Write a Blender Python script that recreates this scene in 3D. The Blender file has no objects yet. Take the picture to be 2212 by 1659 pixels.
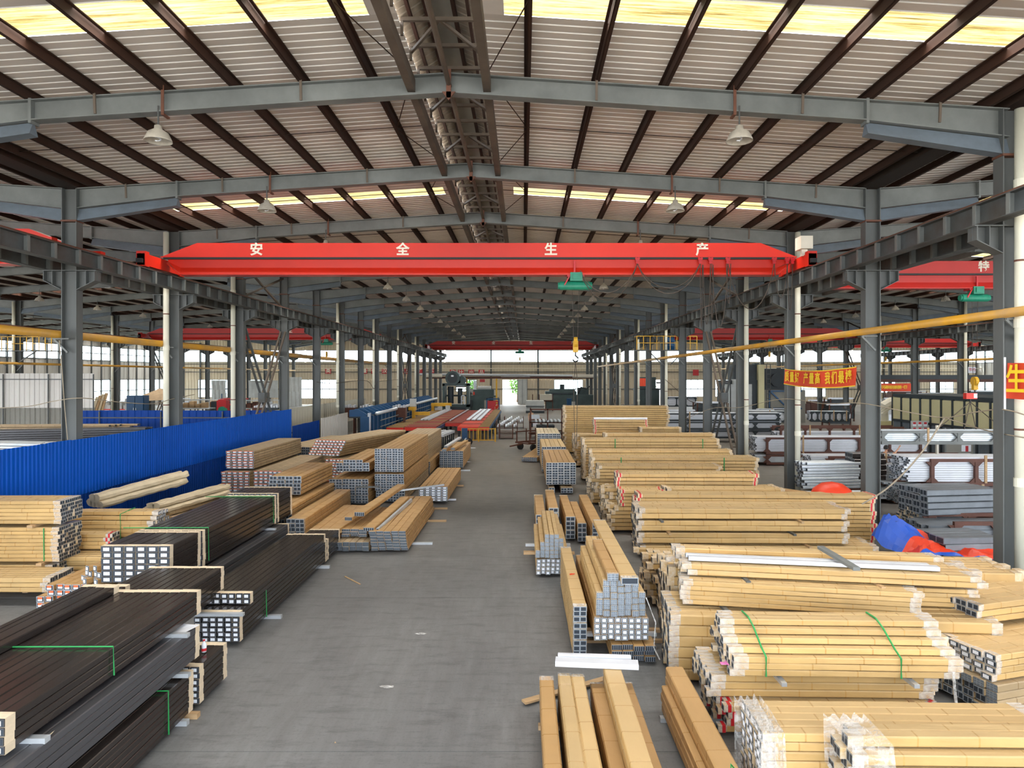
import bpy, bmesh, math, random
from mathutils import Vector, Matrix
random.seed(7)
sc = bpy.context.scene
C = sc.collection
R = math.radians
# ---------------------------------------------------------------- camera
F, U, V, H = 1459.0, 1131.0, 813.0, 4.8      # focal length and axis in pixels of the 2212x1659 frame, eye height
cam_data = bpy.data.cameras.new('camera')
cam_data.sensor_fit = 'HORIZONTAL'; cam_data.sensor_width = 36.0
cam_data.lens = F / 2212 * 36
cam_data.shift_x = -(U - 1106) / 2212
cam_data.shift_y = -(829.5 - V) / 2212
cam_data.clip_end = 600; cam_data.clip_start = 0.05
cam = bpy.data.objects.new('camera', cam_data); C.objects.link(cam)
cam.location = (0, 0, H); cam.rotation_euler = (R(90), 0, 0)
sc.camera = cam
# ---------------------------------------------------------------- daylight
world = bpy.data.worlds.new('overcast_sky'); sc.world = world; world.use_nodes = True
wb = world.node_tree.nodes['Background']
wb.inputs[0].default_value = (0.86, 0.93, 1.0, 1); wb.inputs[1].default_value = 5.2
SKYLIGHT = 1.35                     # brightness of the daylit roof panels as seen
def skylight_lamp(x, y, z, w, d, tilt, rad):
    l = bpy.data.lights.new('skylight_daylight', 'AREA'); l.shape = 'RECTANGLE'; l.size = w; l.size_y = d; l.energy = rad*math.pi*w*d; l.spread = R(125); l.color = (1.0, .965, .9)
    o = bpy.data.objects.new('skylight_daylight', l); C.objects.link(o); o.location = (x, y, z); o.rotation_euler = (0, tilt, 0); return o
for bm, half in ((-49.57, 12), (-25.57, 12), (-1.57, 12), (21.5, 11.1), (44.6, 12), (67.3, 10.7)):     # daylight falling through each skylight strip
    for k in range(-1, 9):
        if abs(bm) > 40 and k < 3: continue
        for s in (-1, 1):
            skylight_lamp(bm+s*(half/2+.4), 11.75+12*k, 10.42+.766*.47+.18, half-2.6, .85, s*.064, 13.5)
sun_data = bpy.data.lights.new('sun', 'SUN'); sun_data.energy = 15.0; sun_data.angle = R(1.5); sun_data.color = (1, .96, .9)
sun = bpy.data.objects.new('sun', sun_data); C.objects.link(sun); sun.location = (20, 60, 60); sun.rotation_euler = Vector((.12, -.5, -.86)).to_track_quat('-Z', 'Y').to_euler()
sc.view_settings.view_transform = 'Standard'; sc.view_settings.look = 'None'
sc.view_settings.gamma = 1.0; sc.view_settings.use_curve_mapping = False
sc.view_settings.exposure = 0.45
sc.cycles.max_bounces = 5; sc.cycles.diffuse_bounces = 3; sc.cycles.glossy_bounces = 2
sc.cycles.transparent_max_bounces = 7; sc.cycles.caustics_reflective = False; sc.cycles.caustics_refractive = False
sc.cycles.sample_clamp_indirect = 6.0; sc.cycles.use_adaptive_sampling = True; sc.cycles.adaptive_threshold = 0.06

# ---------------------------------------------------------------- helpers
def G(px, py, z):
    """point at height z seen at a pixel of the photograph"""
    Y = F * (H - z) / (py - V)
    return Vector(((px - U) * Y / F, Y, z))
def XA(px, Y): return (px - U) * Y / F
def ZA(py, Y): return H - (py - V) * Y / F
ORD = 'first second third fourth fifth sixth seventh eighth ninth tenth eleventh twelfth thirteenth fourteenth fifteenth sixteenth seventeenth eighteenth nineteenth twentieth'.split()
def ordn(i):
    if i < 20: return ORD[i]
    tens = ('twenty', 'thirty', 'forty', 'fifty', 'sixty', 'seventy', 'eighty', 'ninety')[(i + 1) // 10 - 2]
    u = (i + 1) % 10
    if u == 0: return tens.replace('y', 'ieth')
    return tens + '-' + ORD[u - 1]

class MB:
    def __init__(s): s.v, s.f, s.m = [], [], []
    def quad(s, a, b, c, d, mi=0):
        n = len(s.v); s.v += [a, b, c, d]; s.f.append((n, n+1, n+2, n+3)); s.m.append(mi); return s
    def hexa(s, p, mi=0):
        n = len(s.v); s.v += [tuple(q) for q in p]
        for q in ((0,3,2,1), (4,5,6,7), (0,1,5,4), (1,2,6,5), (2,3,7,6), (3,0,4,7)):
            s.f.append(tuple(n+i for i in q)); s.m.append(mi)
        return s
    def box(s, x0, x1, y0, y1, z0, z1, mi=0):
        return s.hexa([(x0,y0,z0),(x1,y0,z0),(x1,y1,z0),(x0,y1,z0),(x0,y0,z1),(x1,y0,z1),(x1,y1,z1),(x0,y1,z1)], mi)
    def bar(s, a, b, w, h, mi=0, up=(0,0,1)):
        a, b, up = Vector(a), Vector(b), Vector(up); d = (b-a).normalized()
        if abs(d.dot(up)) > .99: up = Vector((0,1,0))
        r = d.cross(up).normalized(); u = r.cross(d).normalized()
        r *= w/2; u *= h/2
        return s.hexa([a-r-u, a+r-u, b+r-u, b-r-u, a-r+u, a+r+u, b+r+u, b-r+u], mi)
    def prism(s, poly, t, mi=0):
        """polygon (list of 3d points) swept along vector t"""
        n = len(s.v); k = len(poly); t = Vector(t)
        s.v += [tuple(p) for p in poly] + [tuple(Vector(p)+t) for p in poly]
        s.f.append(tuple(n+i for i in reversed(range(k)))); s.f.append(tuple(n+k+i for i in range(k))); s.m += [mi, mi]
        for i in range(k):
            j = (i+1) % k; s.f.append((n+i, n+j, n+k+j, n+k+i)); s.m.append(mi)
        return s
    def tube(s, pts, r, n=8, mi=0, caps=True):
        pts = [Vector(p) for p in pts]; base = len(s.v); rr = r if isinstance(r, (list, tuple)) else [r]*len(pts)
        ref = Vector((0,0,1))
        for i, p in enumerate(pts):
            d = (pts[min(i+1, len(pts)-1)] - pts[max(i-1, 0)]).normalized()
            rf = ref if abs(d.dot(ref)) < .95 else Vector((0,1,0))
            a = d.cross(rf).normalized(); b = d.cross(a).normalized()
            for k in range(n):
                t = 2*math.pi*k/n; s.v.append(tuple(p + (a*math.cos(t) + b*math.sin(t))*rr[i]))
        for i in range(len(pts)-1):
            for k in range(n):
                a0 = base+i*n+k; a1 = base+i*n+(k+1) % n; s.f.append((a0, a1, a1+n, a0+n)); s.m.append(mi)
        if caps:
            s.f.append(tuple(base+k for k in reversed(range(n)))); s.f.append(tuple(base+(len(pts)-1)*n+k for k in range(n))); s.m += [mi, mi]
        return s
    def lathe(s, prof, c=(0,0,0), n=16, mi=0):
        base = len(s.v)
        for r, z in prof:
            for k in range(n):
                t = 2*math.pi*k/n; s.v.append((c[0]+r*math.cos(t), c[1]+r*math.sin(t), c[2]+z))
        for i in range(len(prof)-1):
            for k in range(n):
                a0 = base+i*n+k; a1 = base+i*n+(k+1) % n; s.f.append((a0, a1, a1+n, a0+n)); s.m.append(mi)
        return s
    def mesh(s, name, mats, smooth=False):
        me = bpy.data.meshes.new(name); me.from_pydata(s.v, [], s.f)
        for m in (mats if isinstance(mats, (list, tuple)) else [mats]): me.materials.append(m)
        if any(s.m): me.polygons.foreach_set('material_index', s.m)
        if smooth: me.polygons.foreach_set('use_smooth', [True]*len(s.f))
        me.update(); return me
    def build(s, name, mats, parent=None, loc=None, smooth=False, rz=0):
        return obj(name, s.mesh(name, mats, smooth), parent, loc, rz)
def obj(name, me, parent=None, loc=None, rz=0):
    o = bpy.data.objects.new(name, me); C.objects.link(o)
    if parent is not None: o.parent = parent
    if loc is not None: o.location = loc
    if rz: o.rotation_euler = (0, 0, rz)
    return o
def tag(o, label=None, cat=None, group=None, kind=None):
    if label: o['label'] = label
    if cat: o['category'] = cat
    if group: o['group'] = group
    if kind: o['kind'] = kind
    return o
def thing(name, label, cat, loc=(0,0,0), rz=0, group=None):
    return tag(obj(name, None, None, loc, rz), label, cat, group)
def struct(name, mb, m, label, loc=None, group=None, smooth=False):
    o = mb.build(name, m, None, loc, smooth); return tag(o, label, None, group, 'structure')
def copy_tree(o, parent=None):
    c = o.copy(); C.objects.link(c); c.parent = parent
    for ch in list(o.children): copy_tree(ch, c)
    return c

# ---------------------------------------------------------------- materials
def nodes(name):
    m = bpy.data.materials.new(name); m.use_nodes = True
    nt = m.node_tree; return m, nt, nt.nodes['Principled BSDF']
def N(nt, t, **kw):
    n = nt.nodes.new(t)
    for k, v in kw.items(): setattr(n, k, v)
    return n
def srgb(r, g, b):
    f = lambda c: (c/255/12.92) if c/255 <= .04045 else ((c/255+.055)/1.055)**2.4
    return (f(r), f(g), f(b), 1)
def mat(name, col, rough=.6, metal=0., var=.25, scale=3., stretch=(1,1,1), dirt=None, bump=0., rnd=.0, bscale=None, coord='Object', spec=.5):
    m, nt, b = nodes(name)
    tc = N(nt, 'ShaderNodeTexCoord'); mp = N(nt, 'ShaderNodeMapping'); mp.inputs['Scale'].default_value = stretch
    nt.links.new(tc.outputs[coord], mp.inputs[0])
    no = N(nt, 'ShaderNodeTexNoise'); no.inputs['Scale'].default_value = scale; no.inputs['Detail'].default_value = 5; no.inputs['Roughness'].default_value = .62
    nt.links.new(mp.outputs[0], no.inputs[0])
    rp = N(nt, 'ShaderNodeValToRGB'); rp.color_ramp.elements[0].position = .32; rp.color_ramp.elements[1].position = .68
    d = dirt or tuple(c*(1-var) for c in col[:3]) + (1,)
    rp.color_ramp.elements[0].color = d; rp.color_ramp.elements[1].color = col
    nt.links.new(no.outputs[0], rp.inputs[0]); out = rp.outputs[0]
    if rnd:
        oi = N(nt, 'ShaderNodeObjectInfo'); mr = N(nt, 'ShaderNodeMapRange'); mr.inputs[3].default_value = 1-rnd; mr.inputs[4].default_value = 1+rnd*.6
        nt.links.new(oi.outputs['Random'], mr.inputs[0])
        mx = N(nt, 'ShaderNodeMix', data_type='RGBA', blend_type='MULTIPLY'); mx.inputs[0].default_value = 1
        cc = N(nt, 'ShaderNodeCombineColor')
        for i in range(3): nt.links.new(mr.outputs[0], cc.inputs[i])
        nt.links.new(out, mx.inputs[6]); nt.links.new(cc.outputs[0], mx.inputs[7]); out = mx.outputs[2]
    nt.links.new(out, b.inputs['Base Color'])
    b.inputs['Roughness'].default_value = rough; b.inputs['Metallic'].default_value = metal
    b.inputs['Specular IOR Level'].default_value = spec
    if bump:
        n2 = N(nt, 'ShaderNodeTexNoise'); n2.inputs['Scale'].default_value = bscale or scale*6; n2.inputs['Detail'].default_value = 3
        nt.links.new(mp.outputs[0], n2.inputs[0])
        bp = N(nt, 'ShaderNodeBump'); bp.inputs['Strength'].default_value = bump; bp.inputs['Distance'].default_value = .02
        nt.links.new(n2.outputs[0], bp.inputs['Height']); nt.links.new(bp.outputs[0], b.inputs['Normal'])
    return m
def paper_mat(name, col, dark, dust):
    """kraft paper: sheets taped together along the length, each object a little different, dusty on top"""
    m, nt, b = nodes(name); L = nt.links.new
    tc = N(nt, 'ShaderNodeTexCoord'); sp = N(nt, 'ShaderNodeSeparateXYZ'); L(tc.outputs['Object'], sp.inputs[0])
    oi = N(nt, 'ShaderNodeObjectInfo'); gi = N(nt, 'ShaderNodeNewGeometry'); rs_ = N(nt, 'ShaderNodeMath', operation='ADD'); L(oi.outputs['Random'], rs_.inputs[0]); L(gi.outputs['Random Per Island'], rs_.inputs[1]); rf = N(nt, 'ShaderNodeMath', operation='FRACT'); L(rs_.outputs[0], rf.inputs[0])
    add = N(nt, 'ShaderNodeMath', operation='MULTIPLY_ADD'); L(rf.outputs[0], add.inputs[0]); add.inputs[1].default_value = 7.3; L(sp.outputs[0], add.inputs[2])
    dv = N(nt, 'ShaderNodeMath', operation='DIVIDE'); L(add.outputs[0], dv.inputs[0]); dv.inputs[1].default_value = .62
    fr = N(nt, 'ShaderNodeMath', operation='FRACT'); L(dv.outputs[0], fr.inputs[0])
    lt = N(nt, 'ShaderNodeMath', operation='LESS_THAN'); L(fr.outputs[0], lt.inputs[0]); lt.inputs[1].default_value = .03
    no = N(nt, 'ShaderNodeTexNoise'); no.inputs['Scale'].default_value = 2.2; no.inputs['Detail'].default_value = 5
    vm = N(nt, 'ShaderNodeVectorMath', operation='ADD'); L(tc.outputs['Object'], vm.inputs[0]); L(oi.outputs['Location'], vm.inputs[1]); L(vm.outputs[0], no.inputs[0])
    r1 = N(nt, 'ShaderNodeValToRGB'); r1.color_ramp.elements[0].position = .3; r1.color_ramp.elements[1].position = .7
    r1.color_ramp.elements[0].color = tuple(c*.82 for c in col[:3])+(1,); r1.color_ramp.elements[1].color = col; L(no.outputs[0], r1.inputs[0])
    mr = N(nt, 'ShaderNodeMapRange'); mr.inputs[3].default_value = .84; mr.inputs[4].default_value = 1.1; L(rf.outputs[0], mr.inputs[0])
    cc = N(nt, 'ShaderNodeCombineColor')
    for i in range(3): L(mr.outputs[0], cc.inputs[i])
    mu = N(nt, 'ShaderNodeMix', data_type='RGBA', blend_type='MULTIPLY'); mu.inputs[0].default_value = 1; L(r1.outputs[0], mu.inputs[6]); L(cc.outputs[0], mu.inputs[7])
    mt = N(nt, 'ShaderNodeMix', data_type='RGBA'); L(lt.outputs[0], mt.inputs[0]); L(mu.outputs[2], mt.inputs[6]); mt.inputs[7].default_value = dark
    # dust settles on faces that look up
    ge = N(nt, 'ShaderNodeNewGeometry'); sn = N(nt, 'ShaderNodeSeparateXYZ'); L(ge.outputs['Normal'], sn.inputs[0])
    md = N(nt, 'ShaderNodeMath', operation='MULTIPLY'); L(sn.outputs[2], md.inputs[0]); md.inputs[1].default_value = .5; md.use_clamp = True
    mx = N(nt, 'ShaderNodeMix', data_type='RGBA'); L(md.outputs[0], mx.inputs[0]); L(mt.outputs[2], mx.inputs[6]); mx.inputs[7].default_value = dust
    L(mx.outputs[2], b.inputs['Base Color'])
    rr = N(nt, 'ShaderNodeMapRange'); rr.inputs[3].default_value = .52; rr.inputs[4].default_value = .25; L(lt.outputs[0], rr.inputs[0]); L(rr.outputs[0], b.inputs['Roughness'])
    n2 = N(nt, 'ShaderNodeTexNoise'); n2.inputs['Scale'].default_value = 9; n2.inputs['Detail'].default_value = 3
    mp = N(nt, 'ShaderNodeMapping'); mp.inputs['Scale'].default_value = (.35, 1, 1); L(vm.outputs[0], mp.inputs[0]); L(mp.outputs[0], n2.inputs[0])
    bp = N(nt, 'ShaderNodeBump'); bp.inputs['Strength'].default_value = .35; bp.inputs['Distance'].default_value = .02; L(n2.outputs[0], bp.inputs['Height']); L(bp.outputs[0], b.inputs['Normal'])
    return m
def film_mat(name, tint, lo, hi):
    m, nt, b = nodes(name); L = nt.links.new
    tc = N(nt, 'ShaderNodeTexCoord'); no = N(nt, 'ShaderNodeTexNoise'); no.inputs['Scale'].default_value = 7; no.inputs['Detail'].default_value = 4; no.inputs['Distortion'].default_value = .6
    mp = N(nt, 'ShaderNodeMapping'); mp.inputs['Scale'].default_value = (.6, 2.2, 2.2); L(tc.outputs['Object'], mp.inputs[0]); L(mp.outputs[0], no.inputs[0])
    mr = N(nt, 'ShaderNodeMapRange'); mr.inputs[1].default_value = .35; mr.inputs[2].default_value = .65; mr.inputs[3].default_value = lo; mr.inputs[4].default_value = hi
    L(no.outputs[0], mr.inputs[0]); L(mr.outputs[0], b.inputs['Alpha'])
    b.inputs['Base Color'].default_value = tint; b.inputs['Roughness'].default_value = .22
    bp = N(nt, 'ShaderNodeBump'); bp.inputs['Strength'].default_value = .6; L(no.outputs[0], bp.inputs['Height']); L(bp.outputs[0], b.inputs['Normal'])
    return m

M = {}
M['steel'] = mat('grey_painted_steel', srgb(124, 128, 127), .55, 0, .22, .9, dirt=srgb(98, 102, 101), bump=.05)
M['column'] = mat('column_paint', srgb(98, 103, 104), .55, 0, .25, .7, stretch=(1, 1, .25), dirt=srgb(80, 82, 80))
M['steel_dark'] = mat('dark_steel', srgb(84, 90, 93), .55, 0, .3, 1.2, dirt=srgb(66, 62, 56))
M['haunch'] = mat('blue_grey_steel', srgb(112, 124, 136), .5, 0, .2, 1.1, dirt=srgb(92, 100, 108))
M['purlin'] = mat('rusty_purlin', srgb(44, 37, 32), .75, 0, .3, .35, stretch=(1, .25, 1), dirt=srgb(66, 37, 25), spec=.25)
M['purlin_grey'] = mat('dusty_purlin', srgb(104, 92, 80), .7, 0, .3, .6, dirt=srgb(70, 60, 52))
M['rust'] = mat('rail_rust', srgb(112, 70, 52), .7, 0, .4, 4)
def dusty(name, col, dust, rough):
    m = mat(name, col, rough, 0, .14, .4); nt = m.node_tree; b = nt.nodes['Principled BSDF']; src = b.inputs['Base Color'].links[0].from_socket
    ge = N(nt, 'ShaderNodeNewGeometry'); sn = N(nt, 'ShaderNodeSeparateXYZ'); nt.links.new(ge.outputs['Normal'], sn.inputs[0]); mr = N(nt, 'ShaderNodeMapRange'); mr.inputs[1].default_value = .5; mr.inputs[2].default_value = .9; mr.inputs[4].default_value = .85
    nt.links.new(sn.outputs[2], mr.inputs[0]); mx = N(nt, 'ShaderNodeMix', data_type='RGBA'); nt.links.new(mr.outputs[0], mx.inputs[0]); nt.links.new(src, mx.inputs[6]); mx.inputs[7].default_value = dust; nt.links.new(mx.outputs[2], b.inputs['Base Color']); return m
M['red'] = dusty('crane_red', srgb(216, 42, 22), srgb(104, 84, 74), .4)
M['red_dull'] = dusty('crane_red_aged', srgb(196, 40, 34), srgb(92, 74, 66), .45)
M['white_paint'] = mat('white_paint', srgb(232, 224, 208), .5, 0, .06)
M['pvc'] = mat('white_pvc', srgb(226, 224, 206), .38, 0, .12, .8, stretch=(1,1,.3))
M['yellow_pipe'] = mat('yellow_gas_pipe', srgb(226, 164, 30), .4, 0, .2, .6, dirt=srgb(178, 140, 84))
M['yellow'] = mat('yellow_paint', srgb(218, 168, 40), .5)
M['teal'] = mat('hoist_green', srgb(38, 150, 120), .4, 0, .3, 4)
M['black'] = mat('black_rubber', srgb(34, 34, 36), .6)
M['cable'] = mat('brown_cable', srgb(74, 62, 52), .6)
M['rope'] = mat('beige_cord', srgb(170, 158, 138), .7)
M['shade'] = mat('lamp_shade_white', srgb(192, 185, 172), .4, 0, .25, 6)
M['paper'] = paper_mat('kraft_paper', srgb(200, 164, 106), srgb(182, 144, 88), srgb(184, 162, 124))
M['paper_b'] = paper_mat('brown_kraft_paper', srgb(184, 142, 88), srgb(166, 124, 72), srgb(176, 144, 98))
M['paper_old'] = paper_mat('dusty_old_paper', srgb(176, 150, 112), srgb(140, 116, 84), srgb(168, 152, 126))
M['paper_pale'] = mat('pale_crumpled_paper', srgb(206, 190, 160), .7, 0, .25, 2.5, bump=.6, bscale=9, rnd=.12)
M['cream'] = mat('cream_end_paper', srgb(226, 208, 180), .55, 0, .16, 7, bump=.2, rnd=.08)
M['film'] = film_mat('clear_packing_film', (.8, .79, .77, 1), .15, .62)
M['wrapfilm'] = film_mat('stretch_film', (.84, .84, .84, 1), .06, .5)
M['bronze'] = mat('dark_bronze_aluminium', srgb(66, 60, 58), .2, .35, .25, .8, stretch=(.1, 3, 3), rnd=.2)
M['bronze_s'] = mat('grey_bronze_aluminium', srgb(92, 92, 96), .34, .4, .2, .8, stretch=(.1, 3, 3), rnd=.15)
M['alu'] = mat('raw_aluminium', srgb(206, 212, 218), .38, .5, .18, 3, rnd=.08)
M['alu_white'] = mat('white_aluminium', srgb(212, 216, 224), .3, .1, .1, 2, rnd=.06)
M['alu_end'] = mat('cut_aluminium', srgb(176, 186, 196), .4, .45, .25, 30)
M['hole_pale'] = mat('profile_chamber', srgb(128, 138, 150), .5, .2, .3, 30)
M['alu_grey'] = mat('dull_aluminium', srgb(128, 134, 141), .4, .4, .25, 2, rnd=.12)
M['hole'] = mat('profile_hollow', srgb(44, 54, 66), .6)
M['label'] = mat('white_paper_label', srgb(238, 242, 250), .6, 0, .03)
M['label_orange'] = mat('orange_label_band', srgb(232, 110, 56), .6, 0, .05)
M['redtape'] = mat('red_tape', srgb(214, 42, 52), .4)
M['strap'] = mat('green_strap', srgb(36, 150, 78), .45)
M['wood'] = mat('raw_wood', srgb(190, 158, 118), .7, 0, .3, 3, stretch=(.3, 3, 3))
M['rack'] = mat('brown_rack_steel', srgb(96, 56, 42), .6, 0, .35, 2)
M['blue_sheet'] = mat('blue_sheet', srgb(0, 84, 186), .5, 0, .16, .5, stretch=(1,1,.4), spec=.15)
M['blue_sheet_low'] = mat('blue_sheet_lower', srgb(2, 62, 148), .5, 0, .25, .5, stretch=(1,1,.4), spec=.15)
M['tarp_o'] = mat('orange_tarp', srgb(222, 62, 30), .42, 0, .15, 2, bump=.2)
M['tarp_b'] = mat('blue_tarp', srgb(30, 84, 190), .4, 0, .2, 2, bump=.2)
M['cream_wall'] = mat('cream_cladding', srgb(214, 208, 190), .55, 0, .12, .4)
M['concrete_wall'] = mat('concrete', srgb(150, 148, 140), .8, 0, .25, .5)
M['beige_clad'] = mat('beige_cladding', srgb(206, 192, 168), .55, 0, .1, .3)
M['white_clad'] = mat('white_cladding', srgb(216, 212, 206), .55, 0, .1, .3)
M['mach_green'] = mat('machine_grey_green', srgb(66, 84, 84), .5, 0, .35, 1)
M['mach_dark'] = mat('machine_dark', srgb(40, 50, 56), .5, 0, .35, 1)
M['mach_blue'] = mat('machine_blue', srgb(28, 82, 128), .45, 0, .25, 1)
M['mach_grey'] = mat('machine_light_grey', srgb(188, 192, 190), .45, 0, .2, 1)
M['banner'] = mat('orange_red_banner', srgb(226, 74, 40), .6, 0, .12, .8)
M['banner_yellow'] = mat('yellow_lettering', srgb(246, 212, 44), .6, 0, .05)
M['sign_red'] = mat('red_sign', srgb(198, 48, 56), .5, 0, .05)
M['skin'] = mat('skin', srgb(212, 160, 128), .55, 0, .08)
M['hair'] = mat('black_hair', srgb(28, 24, 24), .5)
M['shirt'] = mat('grey_shirt', srgb(110, 118, 122), .7)
M['trousers'] = mat('dark_trousers', srgb(46, 50, 58), .8)
M['plate_cream'] = mat('cream_panel', srgb(214, 206, 160), .5, 0, .1, .6)
M['leaf'] = mat('leaf_green', srgb(92, 148, 62), .6, 0, .4, 4)
M['bark'] = mat('bark', srgb(98, 78, 60), .8)
M['tan'] = mat('tan_canvas', srgb(186, 158, 124), .7)
M['pink'] = mat('pink_tape', srgb(240, 130, 200), .5)
# ================================================================ the building
YB = 116.3                                     # gable wall at the far end
YF = -7.0                                      # open front of the hall, behind the camera
FR = [14.3 + 6*k for k in range(-1, 17)]       # portal frames
BAYS = [(-61.57, -37.57), (-37.57, -13.57), (-13.57, 10.43), (10.43, 32.6), (32.6, 56.6), (56.6, 78.0)]
BN = ['outer left bay', 'left bay', 'main bay', 'right bay', 'second right bay', 'outer right bay']
ROWS = [-37.57, -13.57, 10.43, 32.6, 56.6]
RN = ['far left row', 'row left of the aisle', 'row right of the aisle', 'second row right of the aisle', 'third row right of the aisle']
EAVE, RISE = 10.42, .766
def rafter_top(x, bay):
    xm = (bay[0]+bay[1])/2; return EAVE + (1-abs(x-xm)/((bay[1]-bay[0])/2))*RISE
def floor_mat():
    m, nt, b = nodes('worn_concrete_floor'); L = nt.links.new
    tc = N(nt, 'ShaderNodeTexCoord')
    def noise(sc_, st, det=6, rough=.6):
        mp = N(nt, 'ShaderNodeMapping'); mp.inputs['Scale'].default_value = st; L(tc.outputs['Object'], mp.inputs[0])
        n = N(nt, 'ShaderNodeTexNoise'); n.inputs['Scale'].default_value = sc_; n.inputs['Detail'].default_value = det; n.inputs['Roughness'].default_value = rough; L(mp.outputs[0], n.inputs[0]); return n
    n1 = noise(.28, (1, .35, 1)); r1 = N(nt, 'ShaderNodeValToRGB'); e = r1.color_ramp.elements
    e[0].position = .3; e[0].color = srgb(98, 99, 100); e[1].position = .72; e[1].color = srgb(126, 127, 128)
    L(n1.outputs[0], r1.inputs[0])
    n2 = noise(1.8, (3.2, .5, 1), 7, .7); r2 = N(nt, 'ShaderNodeValToRGB'); e = r2.color_ramp.elements
    e[0].position = .28; e[0].color = (.72, .71, .7, 1); e[1].position = .74; e[1].color = (1.1, 1.1, 1.1, 1); L(n2.outputs[0], r2.inputs[0])
    m1 = N(nt, 'ShaderNodeMix', data_type='RGBA', blend_type='MULTIPLY'); m1.inputs[0].default_value = 1; L(r1.outputs[0], m1.inputs[6]); L(r2.outputs[0], m1.inputs[7])
    # oil and dirt tread brown further down the aisle
    sp = N(nt, 'ShaderNodeSeparateXYZ'); L(tc.outputs['Object'], sp.inputs[0])
    mr = N(nt, 'ShaderNodeMapRange'); mr.inputs[1].default_value = 15; mr.inputs[2].default_value = 34; mr.inputs[4].default_value = .8; L(sp.outputs[1], mr.inputs[0])
    n3 = noise(.5, (1, .4, 1)); mm = N(nt, 'ShaderNodeMath', operation='MULTIPLY'); L(mr.outputs[0], mm.inputs[0])
    ad = N(nt, 'ShaderNodeMapRange'); ad.inputs[1].default_value = .25; ad.inputs[2].default_value = .7; ad.inputs[3].default_value = .55; L(n3.outputs[0], ad.inputs[0]); L(ad.outputs[0], mm.inputs[1])
    m2 = N(nt, 'ShaderNodeMix', data_type='RGBA', blend_type='MULTIPLY'); L(mm.outputs[0], m2.inputs[0]); L(m1.outputs[2], m2.inputs[6]); m2.inputs[7].default_value = (.92, .76, .58, 1)
    # pale scuffs
    n4 = noise(6, (4, .35, 1), 4, .8); lt = N(nt, 'ShaderNodeMapRange'); lt.inputs[1].default_value = .66; lt.inputs[2].default_value = .76; lt.inputs[4].default_value = .22; L(n4.outputs[0], lt.inputs[0])
    m3 = N(nt, 'ShaderNodeMix', data_type='RGBA'); L(lt.outputs[0], m3.inputs[0]); L(m2.outputs[2], m3.inputs[6]); m3.inputs[7].default_value = srgb(172, 172, 170)
    n5 = noise(2.2, (.6, 2.6, 1), 6, .75); r5 = N(nt, 'ShaderNodeValToRGB'); e = r5.color_ramp.elements; e[0].position = .34; e[0].color = (.7, .7, .7, 1); e[1].position = .5; e[1].color = (1, 1, 1, 1); L(n5.outputs[0], r5.inputs[0])
    n6 = noise(26, (1, 1, 1), 3, .6); r6 = N(nt, 'ShaderNodeValToRGB'); e = r6.color_ramp.elements; e[0].position = .3; e[0].color = (.8, .8, .8, 1); e[1].position = .45; e[1].color = (1, 1, 1, 1); L(n6.outputs[0], r6.inputs[0])
    m4 = N(nt, 'ShaderNodeMix', data_type='RGBA', blend_type='MULTIPLY'); m4.inputs[0].default_value = 1; L(m3.outputs[2], m4.inputs[6]); L(r5.outputs[0], m4.inputs[7])
    m5 = N(nt, 'ShaderNodeMix', data_type='RGBA', blend_type='MULTIPLY'); m5.inputs[0].default_value = 1; L(m4.outputs[2], m5.inputs[6]); L(r6.outputs[0], m5.inputs[7])
    L(m5.outputs[2], b.inputs['Base Color'])
    rr = N(nt, 'ShaderNodeMapRange'); rr.inputs[3].default_value = .42; rr.inputs[4].default_value = .7; L(n2.outputs[0], rr.inputs[0]); L(rr.outputs[0], b.inputs['Roughness'])
    bp = N(nt, 'ShaderNodeBump'); bp.inputs['Strength'].default_value = .12; bp.inputs['Distance'].default_value = .02; L(n2.outputs[0], bp.inputs['Height']); L(bp.outputs[0], b.inputs['Normal'])
    return m
M['floor'] = floor_mat()
M['yard'] = mat('yard_concrete', srgb(206, 200, 190), .8, 0, .1, .2)
# floor slabs with a saw-cut joint every 6 m
fm = MB(); ys = [YF, -3.36, 2.64] + [8.64 + 6*k for k in range(18)] + [YB]
for a, b in zip(ys, ys[1:]): fm.box(-61.8, 78.2, a+.006, b-.006, -.2, 0)
fm.box(-61.8, 78.2, YF, YB, -.3, -.05)
struct('floor', fm, M['floor'], 'worn grey concrete factory floor cast in slabs')
gm = MB(); gm.box(-160, 180, -90, YF-.01, -.4, -.06); gm.box(-160, 180, YB+.01, 190, -.4, -.06); gm.box(-160, -62.2, YF, YB, -.4, -.06); gm.box(78.6, 180, YF, YB, -.4, -.06)
struct('ground', gm, M['yard'], 'pale concrete yard outside the factory')
tag(bpy.data.objects['ground'], None, None, None, 'structure')

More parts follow.
